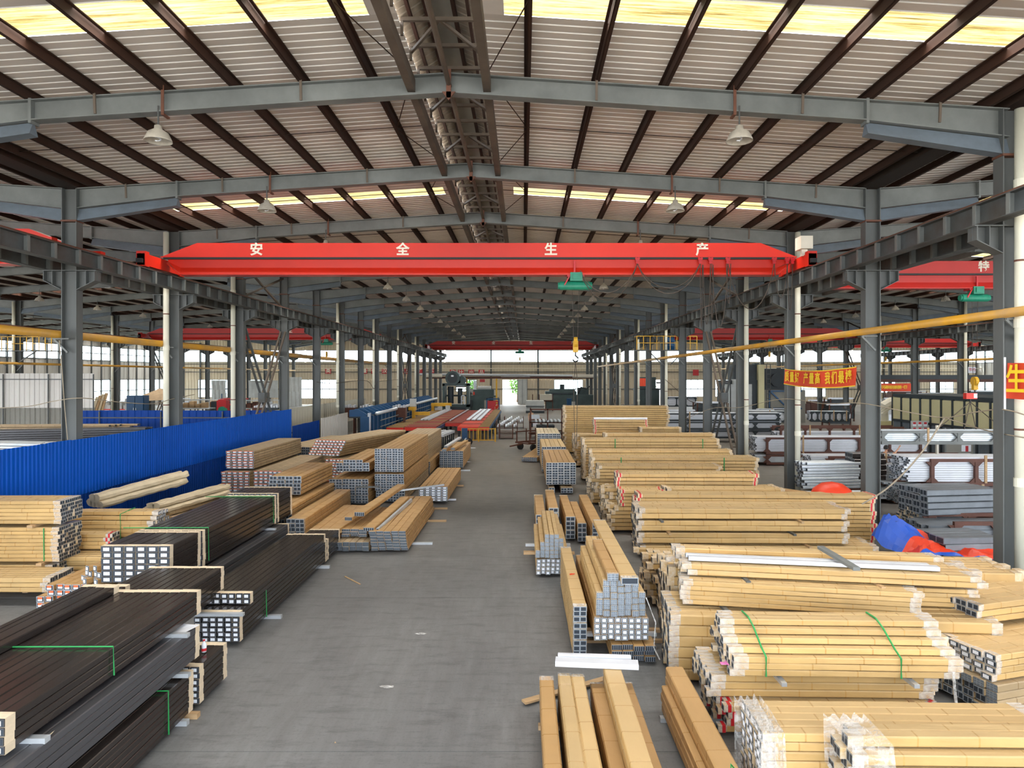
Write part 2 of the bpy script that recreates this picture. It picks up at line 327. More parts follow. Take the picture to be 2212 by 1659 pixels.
# ---- roof sheets, corrugated, with gaps for the skylight strips
M['roof'] = mat('roof_sheet', srgb(240, 233, 226), .55, 0, .1, .5, stretch=(.6, 2, 1), dirt=srgb(222, 212, 204))
M['roof_flat'] = mat('roof_sheet_flat', srgb(224, 214, 205), .55, 0, .1, .5, stretch=(.6, 2, 1), dirt=srgb(206, 196, 186))  # flats toned duller so the ribs read as catching light
M['vent_cap'] = mat('dull_vent_cap', srgb(150, 138, 122), .6, 0, .2, .8)  # cap in a duller tone than the roof sheets
M['lit_rib'] = mat('lit_roof_rib', srgb(250, 246, 240), .5, 0, .05, .5)  # rib faces coloured paler, standing in for light caught on the ribs
def skylight_mat():
    m, nt, b = nodes('fibreglass_skylight'); L = nt.links.new
    tc = N(nt, 'ShaderNodeTexCoord'); mp = N(nt, 'ShaderNodeMapping'); mp.inputs['Scale'].default_value = (.35, 7, 1); L(tc.outputs['Object'], mp.inputs[0])
    n = N(nt, 'ShaderNodeTexNoise'); n.inputs['Scale'].default_value = 1.6; n.inputs['Detail'].default_value = 7; n.inputs['Roughness'].default_value = .75; L(mp.outputs[0], n.inputs[0])
    r = N(nt, 'ShaderNodeValToRGB'); e = r.color_ramp.elements
    e[0].position = .3; e[0].color = (.16, .1, .03, 1); e[1].position = .6; e[1].color = (1, .92, .5, 1)
    k = e.new(.43); k.color = (.62, .45, .15, 1); L(n.outputs[0], r.inputs[0])
    em = N(nt, 'ShaderNodeEmission'); em.inputs[1].default_value = SKYLIGHT; L(r.outputs[0], em.inputs[0])
    L(em.outputs[0], nt.nodes['Material Output'].inputs[0]); m.cycles.emission_sampling = 'NONE'; return m
M['skylight'] = skylight_mat()
SKY = [(11.3 + 12*k, 12.2 + 12*k) for k in range(-1, 9)]
def corrugated(bay, side):
    xm = (bay[0]+bay[1])/2; half = (bay[1]-bay[0])/2
    x0, x1 = xm + side*.72, xm + side*(half+.02)
    z0, z1 = rafter_top(x0, bay)+.22, rafter_top(x1, bay)+.22
    mb = MB(); y = YF
    segs = []; a = YF
    for s0, s1 in SKY: segs.append((a, s0)); a = s1
    segs.append((a, YB+.3))
    for a, b in segs:
        n = max(1, round((b-a)/.26)); p = (b-a)/n; prof = []
        for i in range(n):
            prof += [(a+i*p, 0), (a+i*p+p*.78, 0), (a+i*p+p*.8, .03), (a+i*p+p*.93, .03)]
        prof.append((b, 0)); base = len(mb.v)
        for yy, dz in prof: mb.v += [(x0, yy, z0+dz), (x1, yy, z1+dz)]
        for i in range(len(prof)-1):
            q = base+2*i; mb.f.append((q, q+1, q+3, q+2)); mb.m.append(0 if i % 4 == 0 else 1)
    return mb, (x0, x1, z0, z1)
NB = len(BAYS)
for bi, bay in enumerate(BAYS):
    for side in (-1, 1):
        mb, (x0, x1, z0, z1) = corrugated(bay, side); sd = 'left' if side < 0 else 'right'
        struct('roof_sheet', mb, [M['roof_flat'], M['lit_rib']], f'corrugated white roof sheeting on the {sd} slope of the {BN[bi]}')
        for si, (s0, s1) in enumerate(SKY):
            if bi in (0, 4, 5) and si < 3: continue
            k = MB(); xa = x0 + side*.5; za = z0 + (z1-z0)*(.5/abs(x1-x0)); n = 6; pr = []
            for i in range(n): pr += [(s0+(s1-s0)*(i+.0)/n, 0), (s0+(s1-s0)*(i+.7)/n, .02)]
            pr.append((s1, 0)); xb = x1 - side*1.2; zb = z1 + (z0-z1)*(1.2/abs(x1-x0))
            pr = [(s0, 0), (s0+.3, .012), (s0+.6, 0), (s1, .012)]
            for (ya, da), (yb, db) in zip(pr, pr[1:]): k.quad((xa, ya, za+da), (xb, ya, zb+da), (xb, yb, zb+db), (xa, yb, za+db))
            o = k.build('skylight_panel', M['skylight']); tag(o, f'{ordn(si)} yellowed translucent skylight strip on the {sd} slope of the {BN[bi]}', None, 'skylight strips', 'structure')
            k2 = MB(); k2.quad((x0, s0, z0), (xa, s0, za), (xa, s1, za), (x0, s1, z0)); k2.quad((xb, s0, zb), (x1, s0, z1), (x1, s1, z1), (xb, s1, zb))
            t = k2.build('roof_sheet_end', M['roof']); tag(t, f'short roof sheet beside the {ordn(si)} skylight on the {sd} slope of the {BN[bi]}', None, None, 'structure')

# ---- purlins, ridge vents, rods
def purlin_mesh(h=.2, w=.07, hang=0):
    m = MB(); m.box(-.012, .012, YF, YB, 0, h); m.box(-.012, w, YF, YB, 0, .02); m.box(-w, .012, YF, YB, h-.02, h); m.box(w-.015, w, YF, YB, 0, .035)
    return m.mesh('purlin', M['purlin'])
PM = purlin_mesh()
PX = [1.65, 3.1, 4.55, 6.0, 7.42, 8.85, 10.3, 11.35]
for bi, bay in enumerate(BAYS):
    xm = (bay[0]+bay[1])/2; half = (bay[1]-bay[0])/2
    for side in (-1, 1):
        sd = 'left' if side < 0 else 'right'
        for pi, d in enumerate(PX):
            if d > half-.3: continue
            x = xm+side*d; o = obj('purlin', PM, None, (x, 0, rafter_top(x, bay)+.005))
            if side < 0: o.scale = (-1, 1, 1)
            tag(o, f'{ordn(pi)} rusty purlin {sd} of the ridge of the {BN[bi]}', None, 'roof purlins', 'structure')
    # ridge vent: raised cap over an open slot
    zr = rafter_top(xm+.72, bay)+.22; r = tag(obj('ridge_vent', None, None, (xm, 0, zr)), f'open ridge vent with raised cap along the {BN[bi]}', None, 'ridge vents', 'structure')
    cp = MB(); n = int((YB-YF)/.21)
    for s in (-1, 1):
        base = len(cp.v); prof = []
        for i in range(n): y = YF+i*.21; prof += [(y, 0), (y+.15, 0), (y+.165, .03), (y+.195, .03)]
        for y, dz in prof: cp.v += [(s*.05, y, .55+dz), ((-.76, y, .1+dz) if s < 0 else (1.0, y, .1+dz))]
        for i in range(len(prof)-1):
            q = base+2*i; cp.f.append((q, q+1, q+3, q+2)); cp.m.append(0)
    cp.build('vent_cap', M['vent_cap'], r)
    q = MB(); q.box(-.2, .2, YF, YB, .44, .46); q.build('ridge_flashing', M['concrete_wall'], r)
    for s in (-1, 1):
        e = MB(); e.box(s*.8-.08, s*.8+.08, YF, YB, -.55, -.28); e.build('edge_beam', M['purlin_grey'], r)
        e = MB(); e.box(s*.26-.035, s*.26+.035, YF, YB, .3, .42); e.build('vent_purlin', M['purlin'], r)
        e = MB(); e.box(s*.55-.03, s*.55+.03, YF, YB, .16, .24); e.build('vent_purlin', M['purlin'], r)
    e = MB(); e.tube([(0, YF, -.42), (0, YB, -.42)], .055, 8); e.build('ridge_pipe', M['purlin_grey'], r)
    if bi in (1, 2, 3):
        bars = MB(); y = 8.6; k = 0
        while y < 60:
            for (a, b) in (((-.72, y, .1), (.72, y, .1)),):
                tgt = MB() if y < 24 and bi == 2 else bars
                tgt.bar(a, b, .07, .07)
                if k % 3 == 1: tgt.bar((0, y, .1), (-.68, y+.95, -.05), .05, .06); tgt.bar((0, y, .1), (.68, y+.95, -.05), .05, .06)
                tgt.bar((-.7, y, -.2), (-.7, y, .15), .05, .05); tgt.bar((.7, y, -.2), (.7, y, .2), .05, .05)
                if tgt is not bars: tgt.build('vent_bracket', M['purlin_grey'], r)
            y += 1.0; k += 1
        o = bars.build('vent_brackets_far', M['purlin_grey'], r); o['kind'] = 'stuff'

# ---- portal frames
def ibeam(mb, xa, za0, za1, xb, zb0, zb1, fw=.25, ft=.024, wt=.016):
    """beam between xa and xb in the XZ plane; z0 bottom, z1 top at each end"""
    def slab(y0, y1, a0, a1, b0, b1): mb.hexa([(xa,y0,a0),(xb,y0,b0),(xb,y1,b0),(xa,y1,a0),(xa,y0,a1),(xb,y0,b1),(xb,y1,b1),(xa,y1,a1)])
    slab(-fw/2, fw/2, za1-ft, za1, zb1-ft, zb1); slab(-fw/2, fw/2, za0, za0+ft, zb0, zb0+ft); slab(-wt/2, wt/2, za0, za1, zb0, zb1)
raft = {}
def rafter_meshes(bi):
    bay = BAYS[bi]; xm = (bay[0]+bay[1])/2; half = (bay[1]-bay[0])/2; mb = MB(); hs = []
    for s in (-1, 1):
        t = lambda d: EAVE + (1-d/half)*RISE
        d1 = half-3.2; d2 = half-.22
        ibeam(mb, 0, t(0)-.42, t(0), s*d1, t(d1)-.44, t(d1)); ibeam(mb, s*d1, t(d1)-.44, t(d1), s*d2, t(d2)-.6, t(d2))
        mb.box(s*d1-.03, s*d1+.03, -.13, .13, t(d1)-.5, t(d1)+.02)
        hm = MB(); hm.hexa([(s*d1,-.13,t(d1)-.72),(s*d2,-.13,t(d2)-.98),(s*d2,.13,t(d2)-.98),(s*d1,.13,t(d1)-.72),(s*d1,-.02,t(d1)-.46),(s*d2,-.02,t(d2)-.62),(s*d2,.02,t(d2)-.62),(s*d1,.02,t(d1)-.46)])
        hs.append(hm.mesh('haunch_plate', M['haunch']))
    mb.box(-.02, .02, -.13, .13, EAVE+RISE-.46, EAVE+RISE)
    return mb.mesh('rafter', M['steel']), hs, xm, half
RM = [rafter_meshes(i) for i in range(NB)]
brace_m = MB(); brace_m.bar((0, -.16, .02), (0, -.13, -.4), .05, .03); brace_m = brace_m.mesh('fly_brace', M['purlin_grey'])
clamp_m = MB(); clamp_m.box(-.03, .03, -.15, -.13, -.5, .1); clamp_m.box(-.03, .03, -.15, .1, -.52, -.48); clamp_m = clamp_m.mesh('lamp_clamp', M['rust'])
for bi in range(NB):
    me, hs, xm, half = RM[bi]
    for k, y in enumerate(FR):
        if bi in (0, 4, 5) and y < 40: continue
        o = obj('rafter', me, None, (xm, y, 0)); tag(o, f'{ordn(k)} grey steel roof rafter of the {BN[bi]} from the front', None, 'portal frame rafters', 'structure')
        for h in hs: obj('haunch_plate', h, o)
        if y < 28 and bi == 2:
            for s in (-1, 1):
                for d in (3.1, 6.0+1.42, 10.3):
                    obj('fly_brace', brace_m, o, (s*d, 0, EAVE+(1-d/half)*RISE))
                obj('lamp_clamp', clamp_m, o, (s*6.0, 0, EAVE+(1-6.0/half)*RISE))
            q = MB(); q.box(-.05, .05, -.16, -.13, EAVE+RISE-.55, EAVE+RISE+.05); q.prism([(-.14, -.16, EAVE+RISE-.42), (.14, -.16, EAVE+RISE-.42), (0, -.16, EAVE+RISE-.6)], (0, .03, 0)); q.build('ridge_gusset', M['rust'], o)

# columns
cm = MB(); cm.box(-.225, -.2, -.15, .15, 0, EAVE); cm.box(.2, .225, -.15, .15, 0, EAVE); cm.box(-.2, .2, -.01, .01, 0, EAVE); cm.box(-.3, .3, -.22, .22, 0, .03)
CM = cm.mesh('steel_column', M['column'])
kb = MB(); poly = [(-.78, -.012, 7.95), (-.78, -.012, 7.68), (-.225, -.012, 7.4), (.225, -.012, 7.4), (.78, -.012, 7.68), (.78, -.012, 7.95)]
kb.prism(poly, (0, .024, 0)); kb.box(-.82, .82, -.16, .16, 7.95, 7.975)
for s in (-1, 1):
    kb.hexa([(s*.225,-.15,7.38),(s*.78,-.15,7.66),(s*.78,.15,7.66),(s*.225,.15,7.38),(s*.225,-.15,7.4),(s*.78,-.15,7.68),(s*.78,.15,7.68),(s*.225,.15,7.4)])
    for d in (.5, .76): kb.box(s*d-.01, s*d+.01, -.15, .15, 7.55 if d < .6 else 7.66, 7.95)
KB = kb.mesh('corbel', M['column'])
cb = MB(); cb.box(-.24, .24, -.17, .17, 9.42, 9.47); CB = cb.mesh('column_splice', M['rust'])
for ri, x in enumerate(ROWS):
    for k, y in enumerate(FR):
        if k == 0 and ri not in (1, 2): continue
        if ri in (3, 4, 0) and y < 38: continue
        o = obj('steel_column', CM, None, (x-(.16 if ri == 2 and k == 1 else 0), y, 0)); tag(o, f'{ordn(k)} grey steel column from the front in the {RN[ri]}', None, 'steel columns', 'structure')
        obj('corbel', KB, o); 
        if y < 60 and ri in (1, 2): obj('column_splice', CB, o)
# crane runway beams on the corbels
def runway(x, ri, sd, near):
    r = tag(obj('crane_runway_beam', None, None, (x, 0, 7.98)), f'grey crane runway beam on the {sd} side of the {RN[ri]}', None, 'crane runway beams', 'structure')
    b = MB(); y0, y1 = (YF if near else 38), 112
    b.box(-.15, .15, y0, y1, 0, .02); b.box(-.15, .15, y0, y1, .43, .45); b.box(-.01, .01, y0, y1, 0, .45); b.build('beam', M['steel_dark'], r)
    q = MB(); q.box(-.04, .04, y0, y1, .45, .52); q.box(-.06, .06, y0, y1, .45, .465); q.build('rail', M['rust'], r)
    sm = MB(); sm.box(-.14, .14, -.006, .006, .02, .43); sm.box(-.14, -.12, -.05, .05, .02, .43); sm.box(.12, .14, -.05, .05, .02, .43); sm = sm.mesh('stiffener', M['steel'])
    far = MB(); y = math.floor(y0)+.3
    while y < y1:
        if near == 2 and 11 < y < 48: obj('stiffener', sm, r, (0, y, 0))
        else: far.box(-.14, .14, y-.05, y+.05, .02, .43)
        y += 1.0
    o = far.build('stiffeners_far', M['steel'], r); o['kind'] = 'stuff'
for ri, x in enumerate(ROWS):
    runway(x+.76, ri, 'right', 2 if ri == 1 else (1 if ri == 2 else 0)); runway(x-.76, ri, 'left', 2 if ri == 2 else (1 if ri == 1 else 0))
# gutter box under the roof valleys
for ri, x in enumerate(ROWS[:4]):
    g = MB(); g.box(x-.28, x+.28, YF, YB, EAVE+.02, EAVE+.06); g.box(x-.3, x-.27, YF, YB, EAVE+.02, EAVE+.26); g.box(x+.27, x+.3, YF, YB, EAVE+.02, EAVE+.26)
    struct('valley_gutter', g, M['purlin'], f'dark valley gutter over the {RN[ri]}', group='valley gutters')
# sag rods and wind bracing under the main roof
for i, y in enumerate((17.3, 23.3, 29.3, 35.3)):
    q = MB(); b = BAYS[2]; xm = -1.57
    for s in (-1, 1): q.tube([(xm+s*.8, y, rafter_top(xm+s*.8, b)+.1), (xm+s*11.7, y, rafter_top(xm+s*11.7, b)+.1)], .012, 5)
    struct('sag_rod', q, M['purlin'], f'{ordn(i)} thin steel sag rod crossing the purlins of the main bay', group='sag rods')
for i, y in enumerate((11.3, 17.3, 23.3)):
    for s in (-1, 1):
        q = MB(); b = BAYS[2]; xm = -1.57; p = lambda d, yy: (xm+s*d, yy, rafter_top(xm+s*d, b)+.06)
        q.tube([p(.85, y+2.8), p(1.65, y+.1)], .012, 5); q.tube([p(1.65, y-.1), p(.85, y-2.8)], .012, 5)
        struct('wind_brace_rod', q, M['purlin'], f'{ordn(i)} pair of thin brace rods {"left" if s < 0 else "right"} of the main ridge', group='ridge brace rods')

# ---- far gable wall
GL = bpy.data.materials.new('window_glass'); GL.use_nodes = True
nt = GL.node_tree; nt.nodes.remove(nt.nodes['Principled BSDF']); tr = N(nt, 'ShaderNodeBsdfTransparent'); tr.inputs[0].default_value = (.93, .97, .97, 1)
gl = N(nt, 'ShaderNodeBsdfGlossy'); gl.inputs['Roughness'].default_value = .05; mx = N(nt, 'ShaderNodeMixShader'); mx.inputs[0].default_value = .05
nt.links.new(tr.outputs[0], mx.inputs[1]); nt.links.new(gl.outputs[0], mx.inputs[2]); nt.links.new(mx.outputs[0], nt.nodes['Material Output'].inputs[0])
M['glass'] = GL
def clad_y(mb, x0, x1, z0, z1, y=YB, p=.5):
    n = max(1, int((x1-x0)/p)); q = (x1-x0)/n
    for i in range(n):
        a = x0+i*q; pts = [(a, 0), (a+q*.6, 0), (a+q*.7, .06), (a+q*.9, .06), (a+q, 0)]
        for (xa, da), (xb, db) in zip(pts, pts[1:]): mb.quad((xa, y+da, z0), (xb, y+db, z0), (xb, y+db, z1), (xa, y+da, z1))
def clad_x(mb, y0, y1, z0, z1, x, p=.6, s=-1):
    n = max(1, int((y1-y0)/p)); q = (y1-y0)/n
    for i in range(n):
        a = y0+i*q; pts = [(a, 0), (a+q*.6, 0), (a+q*.7, .06), (a+q*.9, .06), (a+q, 0)]
        for (ya, da), (yb, db) in zip(pts, pts[1:]): mb.quad((x+s*da, ya, z0), (x+s*db, yb, z0), (x+s*db, yb, z1), (x+s*da, ya, z1))
low = [(-56, -50, 1.2), (-47.5, -44.5, 1.2), (-38.3, -32.2, 1.0), (-11.6, -8.1, 2.2), (-3.6, -1.04, 0), (5.3, 10.2, 1.0), (21.6, 23.5, 0), (27.6, 31.2, 1.3), (33, 36.6, 1.3), (40, 45, 1.3), (47, 52, 1.3), (60, 64, 2.0), (70, 74, 2.0)]
wm = MB(); xs = -61.57
for a, b, zb in low:
    clad_y(wm, xs, a, 0, 4.2)
    if zb: clad_y(wm, a, b, 0, zb)
    xs = b
clad_y(wm, xs, 78, 0, 4.2); clad_y(wm, -61.57, 78, 4.2, 7.25); clad_y(wm, -61.57, 78, 9.3, 11.7)
struct('wall_back', wm, M['beige_clad'], 'beige corrugated gable wall at the far end of the hall')
wn = 0
def window(x0, x1, z0, z1, cols, rows, lab, y=YB):
    global wn
    wn += 1; w = tag(obj(f'window_{wn}', None, None, ((x0+x1)/2, y, z0)), lab, None, None, 'structure'); hx = (x1-x0)/2; hz = z1-z0; f = MB()
    for i in range(cols+1): x = -hx+2*hx*i/cols; f.box(x-.035, x+.035, -.05, .03, 0, hz)
    for j in range(rows+1): z = hz*j/rows; f.box(-hx, hx, -.05, .03, z-.035, z+.035)
    f.build('window_frame', M['haunch'], w)
    pw, ph = 2*hx/cols, hz/rows; pm = MB(); pm.box(-pw/2+.035, pw/2-.035, -.008, .008, -ph/2+.035, ph/2-.035); pm = pm.mesh('pane', M['glass'])
    for i in range(cols):
        for j in range(rows): obj('pane', pm, w, (-hx+pw*(i+.5), 0, ph*(j+.5)))
for bi, b in enumerate(BAYS): window(b[0]+.15, b[1]-.15, 7.28, 9.27, 12 if bi == 2 else 8, 1, f'long bright clerestory window in the gable of the {BN[bi]}')
for i, (a, b, zb) in enumerate(low):
    if zb: window(a, b, zb, 4.2, max(2, round((b-a)/1.3)), 2, f'{ordn(i)} tall window along the far gable wall')
gp = MB()
for z in (5.55, 6.9, 2.6): gp.box(-61.57, 78, YB-.14, YB-.06, z-.06, z+.06)
struct('trim_1', gp, M['steel_dark'], 'dark steel girts across the far gable wall')
gp = MB()
for x in (-55.6, -49.6, -43.6, -31.6, -25.6, -19.6, -5.6, 2.5, 16, 21.5, 27, 38.6, 44.6, 50.6, 62, 68): gp.box(x-.12, x+.12, YB-.25, YB-.08, 0, 10.6)
struct('trim_2', gp, M['steel_dark'], 'dark steel wind posts against the far gable wall')
gp = MB(); gp.tube([(-61, YB-1.2, 6.15), (78, YB-1.2, 6.15)], .07, 6)
struct('trim_3', gp, M['white_paint'], 'thin white pipe along the far gable wall')
d = tag(obj('door_1', None, None, (-.2, YB-.3, 0)), 'grey sliding door leaf pushed open at the far end of the aisle', None, None, 'structure')
q = MB(); q.box(-.84, .84, -.04, .04, .05, 4.3); q.build('door_leaf', M['mach_grey'], d)
q = MB(); [q.box(x-.03, x+.03, -.07, -.04, .05, 4.3) for x in (-.8, 0, .8)]; q.build('door_rib', M['haunch'], d)
# side walls of the outer bays
for x, nm, lab, s in ((-61.57, 'wall_left', 'white clad side wall of the outer left bay with dark mullions', -1), (78, 'wall_right', 'white clad side wall of the outer right bay with dark mullions', 1)):
    w = MB(); y0 = 40
    clad_x(w, y0, YB, 0, 1.0, x, s=s); clad_x(w, y0, YB, 4.3, 7.1, x, 1.2, s=s); clad_x(w, y0, YB, 9.1, 10.5, x, 1.2, s=s)
    struct(nm, w, M['white_clad'], lab)
    for z0, z1, what in ((1.0, 4.3, 'tall lower'), (7.1, 9.1, 'high clerestory')):
        wn += 1; r = tag(obj(f'window_{wn}', None, None, (x, 40, z0)), f'{what} window band along the {"left" if x < 0 else "right"} outer wall', None, None, 'structure')
        f = MB(); n = 34; ph = (YB-40)/n
        for i in range(n+1): f.box(-.06, .06, i*ph-.06, i*ph+.06, 0, z1-z0)
        for z in (0, (z1-z0)/2, z1-z0): f.box(-.06, .06, 0, YB-40, z-.05, z+.05)
        f.build('window_frame', M['steel_dark'], r)
        pm = MB(); pm.box(-.008, .008, .06, ph-.06, .05, z1-z0-.05); pm = pm.mesh('pane', M['glass'])
        for i in range(n): obj('pane', pm, r, (0, i*ph, 0))
    mm = MB()
    for i in range(35): y = 40+i*(YB-40)/34; mm.box(x-s*.12-.05, x-s*.12+.05, y-.09, y+.09, 0, 10.5)
    struct('trim_4' if x < 0 else 'trim_5', mm, M['steel_dark'], f'dark vertical mullions along the {"left" if x < 0 else "right"} outer wall')
# trees and a boundary wall outside the far door
def tree(x, y, h, lab):
    t = thing('tree', lab, 'tree', (x, y, -.06), 0, 'trees outside the far gable'); k = MB(); k.tube([(0,0,0), (.1,0,h*.35), (0,.1,h*.6)], [.16, .12, .06], 7); k.build('trunk', M['bark'], t)
    c = MB(); rd = random.Random(int(x*7))
    for i in range(420):
        a, b, q = rd.uniform(0, 6.28), rd.uniform(-1, 1), rd.random()**.4; rr = h*.3*q
        p = Vector((rr*math.cos(a)*math.sqrt(1-b*b), rr*math.sin(a)*math.sqrt(1-b*b), h*.62+rr*1.15*b)); e = Vector((rd.uniform(-1,1), rd.uniform(-1,1), rd.uniform(-1,1))).normalized()*.28; g = e.cross(Vector((rd.random(), rd.random(), 1))).normalized()*.16
        c.quad(tuple(p-e), tuple(p+g), tuple(p+e), tuple(p-g))
    c.build('crown', M['leaf'], t)
for x, y, h, lab in ((-1.2, 127, 5.2, 'leafy green tree seen through the open far door'), (22.8, 124, 5.0, 'green tree seen through the far door of the right bay'), (29, 128, 5.2, 'green tree behind the tall gable window of the right bay'), (-53, 126, 6, 'green tree behind the window of the outer left bay'), (-10, 130, 4.6, 'green tree behind the small window left of the far door')): tree(x, y, h, lab)
# ================================================================ cranes, lamps, pipes
def glyph(s, size, m, parent, loc, rot=(R(90), 0, 0), bold=.012, name='lettering', depth=.004, mirror=False):
    c = bpy.data.curves.new(name, 'FONT'); c.body = s; c.size = size; c.extrude = depth; c.offset = bold; c.align_x = 'CENTER'; c.align_y = 'CENTER'; c.resolution_u = 3
    t = bpy.data.objects.new(name, c); C.objects.link(t); bpy.context.view_layer.update()
    me = bpy.data.meshes.new_from_object(t.evaluated_get(bpy.context.evaluated_depsgraph_get()))
    bpy.data.objects.remove(t); bpy.data.curves.remove(c); me.materials.clear(); me.materials.append(m)
    o = obj(name, me, parent, loc); o.rotation_euler = rot
    if mirror: o.scale = (-1, 1, 1)
    return o
def crane(y, xl, xr, lab, m, chars, hoist_x, hook_z, festoon=False, box=False, group='overhead travelling cranes', hoist=True):
    xc = (xl+xr)/2; hw = (xr-xl)/2; t = thing('overhead_crane', lab, 'crane', (xc, y, 8.5), 0, group)
    g = MB(); e = hw-.1; a = hw-1.35
    g.prism([(-e, -.2, .5), (e, -.2, .5), (a, -.2, .98), (-a, -.2, .98)], (0, .4, 0)); g.box(-e, e, -.26, .26, .46, .5)
    g.build('girder', m, t)
    g = MB(); b = hw-.75; c2 = hw-.3
    lower = [(-.13, .46), (-.13, .12), (-.24, -.1), (-.24, -.14), (.24, -.14), (.24, -.1), (.13, .12), (.13, .46)]
    for (xa, sa), (xb, sb) in (((-c2, 0), (-b, 1)), ((-b, 1), (b, 1)), ((b, 1), (c2, 0))):
        pa = [(xa, py, .46-(.46-pz)*max(sa, .35)) for py, pz in lower]; pb = [(xb, py, .46-(.46-pz)*max(sb, .35)) for py, pz in lower]; n = len(g.v); g.v += pa+pb
        for i in range(8): j = (i+1) % 8; g.f.append((n+i, n+j, n+8+j, n+8+i)); g.m.append(0)
        if xa == -c2: g.f.append(tuple(n+i for i in range(8))); g.m.append(0)
        if xb == c2: g.f.append(tuple(n+8+i for i in reversed(range(8)))); g.m.append(0)
    g.build('hoist_track', m, t)
    g = MB(); g.box(-hw+.2, hw-.2, -.27, -.2, .4, .47); g.build('cable_track', M['black'], t)
    for s in (-1, 1):
        tr = MB(); tr.box(s*hw-.13, s*hw+.13, -1.3, 1.3, .03, .42); tr.box(s*hw-.15, s*hw+.15, -1.3, -1.05, 0, .5); tr.box(s*hw-.15, s*hw+.15, 1.05, 1.3, 0, .5)
        o = tr.build('end_truck', m, t)
        for q in (-1, 1):
            bf = MB(); bf.box(s*hw-.1, s*hw+.1, q*1.36-.06, q*1.36+.06, .1, .24); bf.build('buffer', M['black'], o)
            wh = MB(); wh.tube([(s*hw-.05, q*.95, .11), (s*hw+.05, q*.95, .11)], .14, 12); wh.build('wheel', M['steel_dark'], o)
    for ch, x in chars: glyph(ch, .46, M['white_paint'], t, (x-xc, -.206, .73), bold=.013)
    if box:
        q = MB(); q.box(hw-.3, hw+.1, -1.1, -.6, .62, 1.05); q.box(hw-.2, hw, -.9, -.8, .4, .62); q.build('control_box', M['white_paint'], t)
    if hoist:
        h = obj('hoist', None, t, (hoist_x-xc, 0, 0))
        q = MB(); q.tube([(-.55, -.05, -.5), (.5, -.05, -.5)], .155, 14); q.tube([(-.62, -.05, -.5), (-.55, -.05, -.5)], .12, 12); q.tube([(.5, -.05, -.5), (.58, -.05, -.5)], .13, 12); q.build('drum', M['teal'], h, smooth=False)
        q = MB(); q.box(-.2, .22, -.3, .1, -.36, -.06); q.box(-.12, .14, -.34, -.3, -.3, -.1); q.build('motor', M['teal'], h)
        q = MB(); q.box(-.08, -.02, -.28, -.22, -.1, .35); q.box(-.3, .3, -.2, .2, -.2, -.14); q.bar((-.4, -.2, -.5), (-.2, -.2, -.14), .05, .04); q.build('trolley', M['redtape'], h)
        q = MB(); zb = hook_z-8.5; [q.tube([(x, -.05, -.6), (x*.6, -.05, zb+.2)], .009, 5) for x in (-.12, .12)]; q.build('wire_rope', M['cable'], h)
        q = MB(); q.tube([(-.06, -.05, zb+.05), (.06, -.05, zb+.05)], .19, 14); q.box(-.09, .09, -.13, .03, zb-.3, zb+.1); o = q.build('hook_block', M['yellow'], h)
        q = MB(); q.tube([(0, -.05, zb-.3), (0, -.05, zb-.42), (.09, -.05, zb-.5), (.08, -.05, zb-.6), (-.02, -.05, zb-.64), (-.1, -.05, zb-.56)], .03, 8); q.build('hook', M['black'], o)
    if festoon:
        ft = [XA(p, y)-xc for p in (1374, 1508, 1530, 1567, 1666, 1694, 1705)]
        tm = MB(); tm.box(-.07, .07, -.32, -.22, .34, .44); tm.tube([(-.05, -.33, .42), (-.05, -.2, .42)], .035, 8); tm.tube([(.05, -.33, .42), (.05, -.2, .42)], .035, 8); tm.box(-.05, .05, -.3, -.25, .24, .36); tm = tm.mesh('cable_trolley', M['redtape'])
        for x in ft: obj('cable_trolley', tm, t, (x, 0, 0))
        def loop(xa, xb, za, zb_, low, off=0):
            pts = []
            for i in range(15):
                u = i/14; pts.append((xa+(xb-xa)*u, -.29+off, za+(zb_-za)*u - (4*u*(1-u))**.8*low))
            q = MB(); q.tube(pts, .014, 5); q.build('festoon_cable', M['cable'], t)
        hx = hoist_x-xc+.15
        loop(hx, ft[0], .0, .24, .9); loop(hx, ft[0], .0, .24, 1.15, .03); loop(ft[0], ft[1], .24, .24, 1.05); loop(ft[0], ft[1], .24, .24, .85, .03)
        loop(ft[1], ft[1]+.08, .24, .2, 2.2); loop(ft[2], ft[2]+.1, .24, .2, 1.9); loop(ft[1]+.1, ft[2], .2, .24, 2.1); loop(ft[2]+.05, ft[3], .24, .24, 2.2); loop(ft[3], ft[4], .24, .24, 1.6); loop(ft[3]-.05, ft[3]+.1, .24, .24, 1.4); loop(ft[4], ft[5], .24, .24, 1.2); loop(ft[5], ft[6], .24, .2, 1.6)
    return t
YC = 23.9
crane(YC, -12.81, 9.67, 'bright red overhead crane spanning the main bay with white characters', M['red'], [(c, XA(p, YC-.2)) for c, p in (('安', 554), ('全', 870), ('生', 1190), ('产', 1517))], XA(1243, YC), 5.95, True, True)
crane(90, -12.81, 9.67, 'far red crane high before the gable window of the main bay', M['red_dull'], [(c, XA(p, 90)) for c, p in (('安', 980), ('全', 1066), ('生', 1147), ('产', 1237))], XA(1123, 90), 7.2)
crane(21.6, -36.8, -14.33, 'near red crane behind the columns of the left bay', M['red'], [], -26, 5.5)
crane(66, -36.8, -14.33, 'distant red crane crossing the left bay above the workshop', M['red_dull'], [(c, XA(p, 66)) for c, p in (('安', 393), ('全', 510), ('生', 628), ('产', 745))], XA(706, 66), 7.0)
crane(27.6, 11.19, 31.84, 'red crane in the right bay lettered beside the near column', M['red_dull'], [('特', XA(2125, 27.4))], XA(2104, 27.6), 4.55)
crane(66, 11.19, 31.84, 'distant red crane crossing the right bay', M['red_dull'], [], 24, 7)
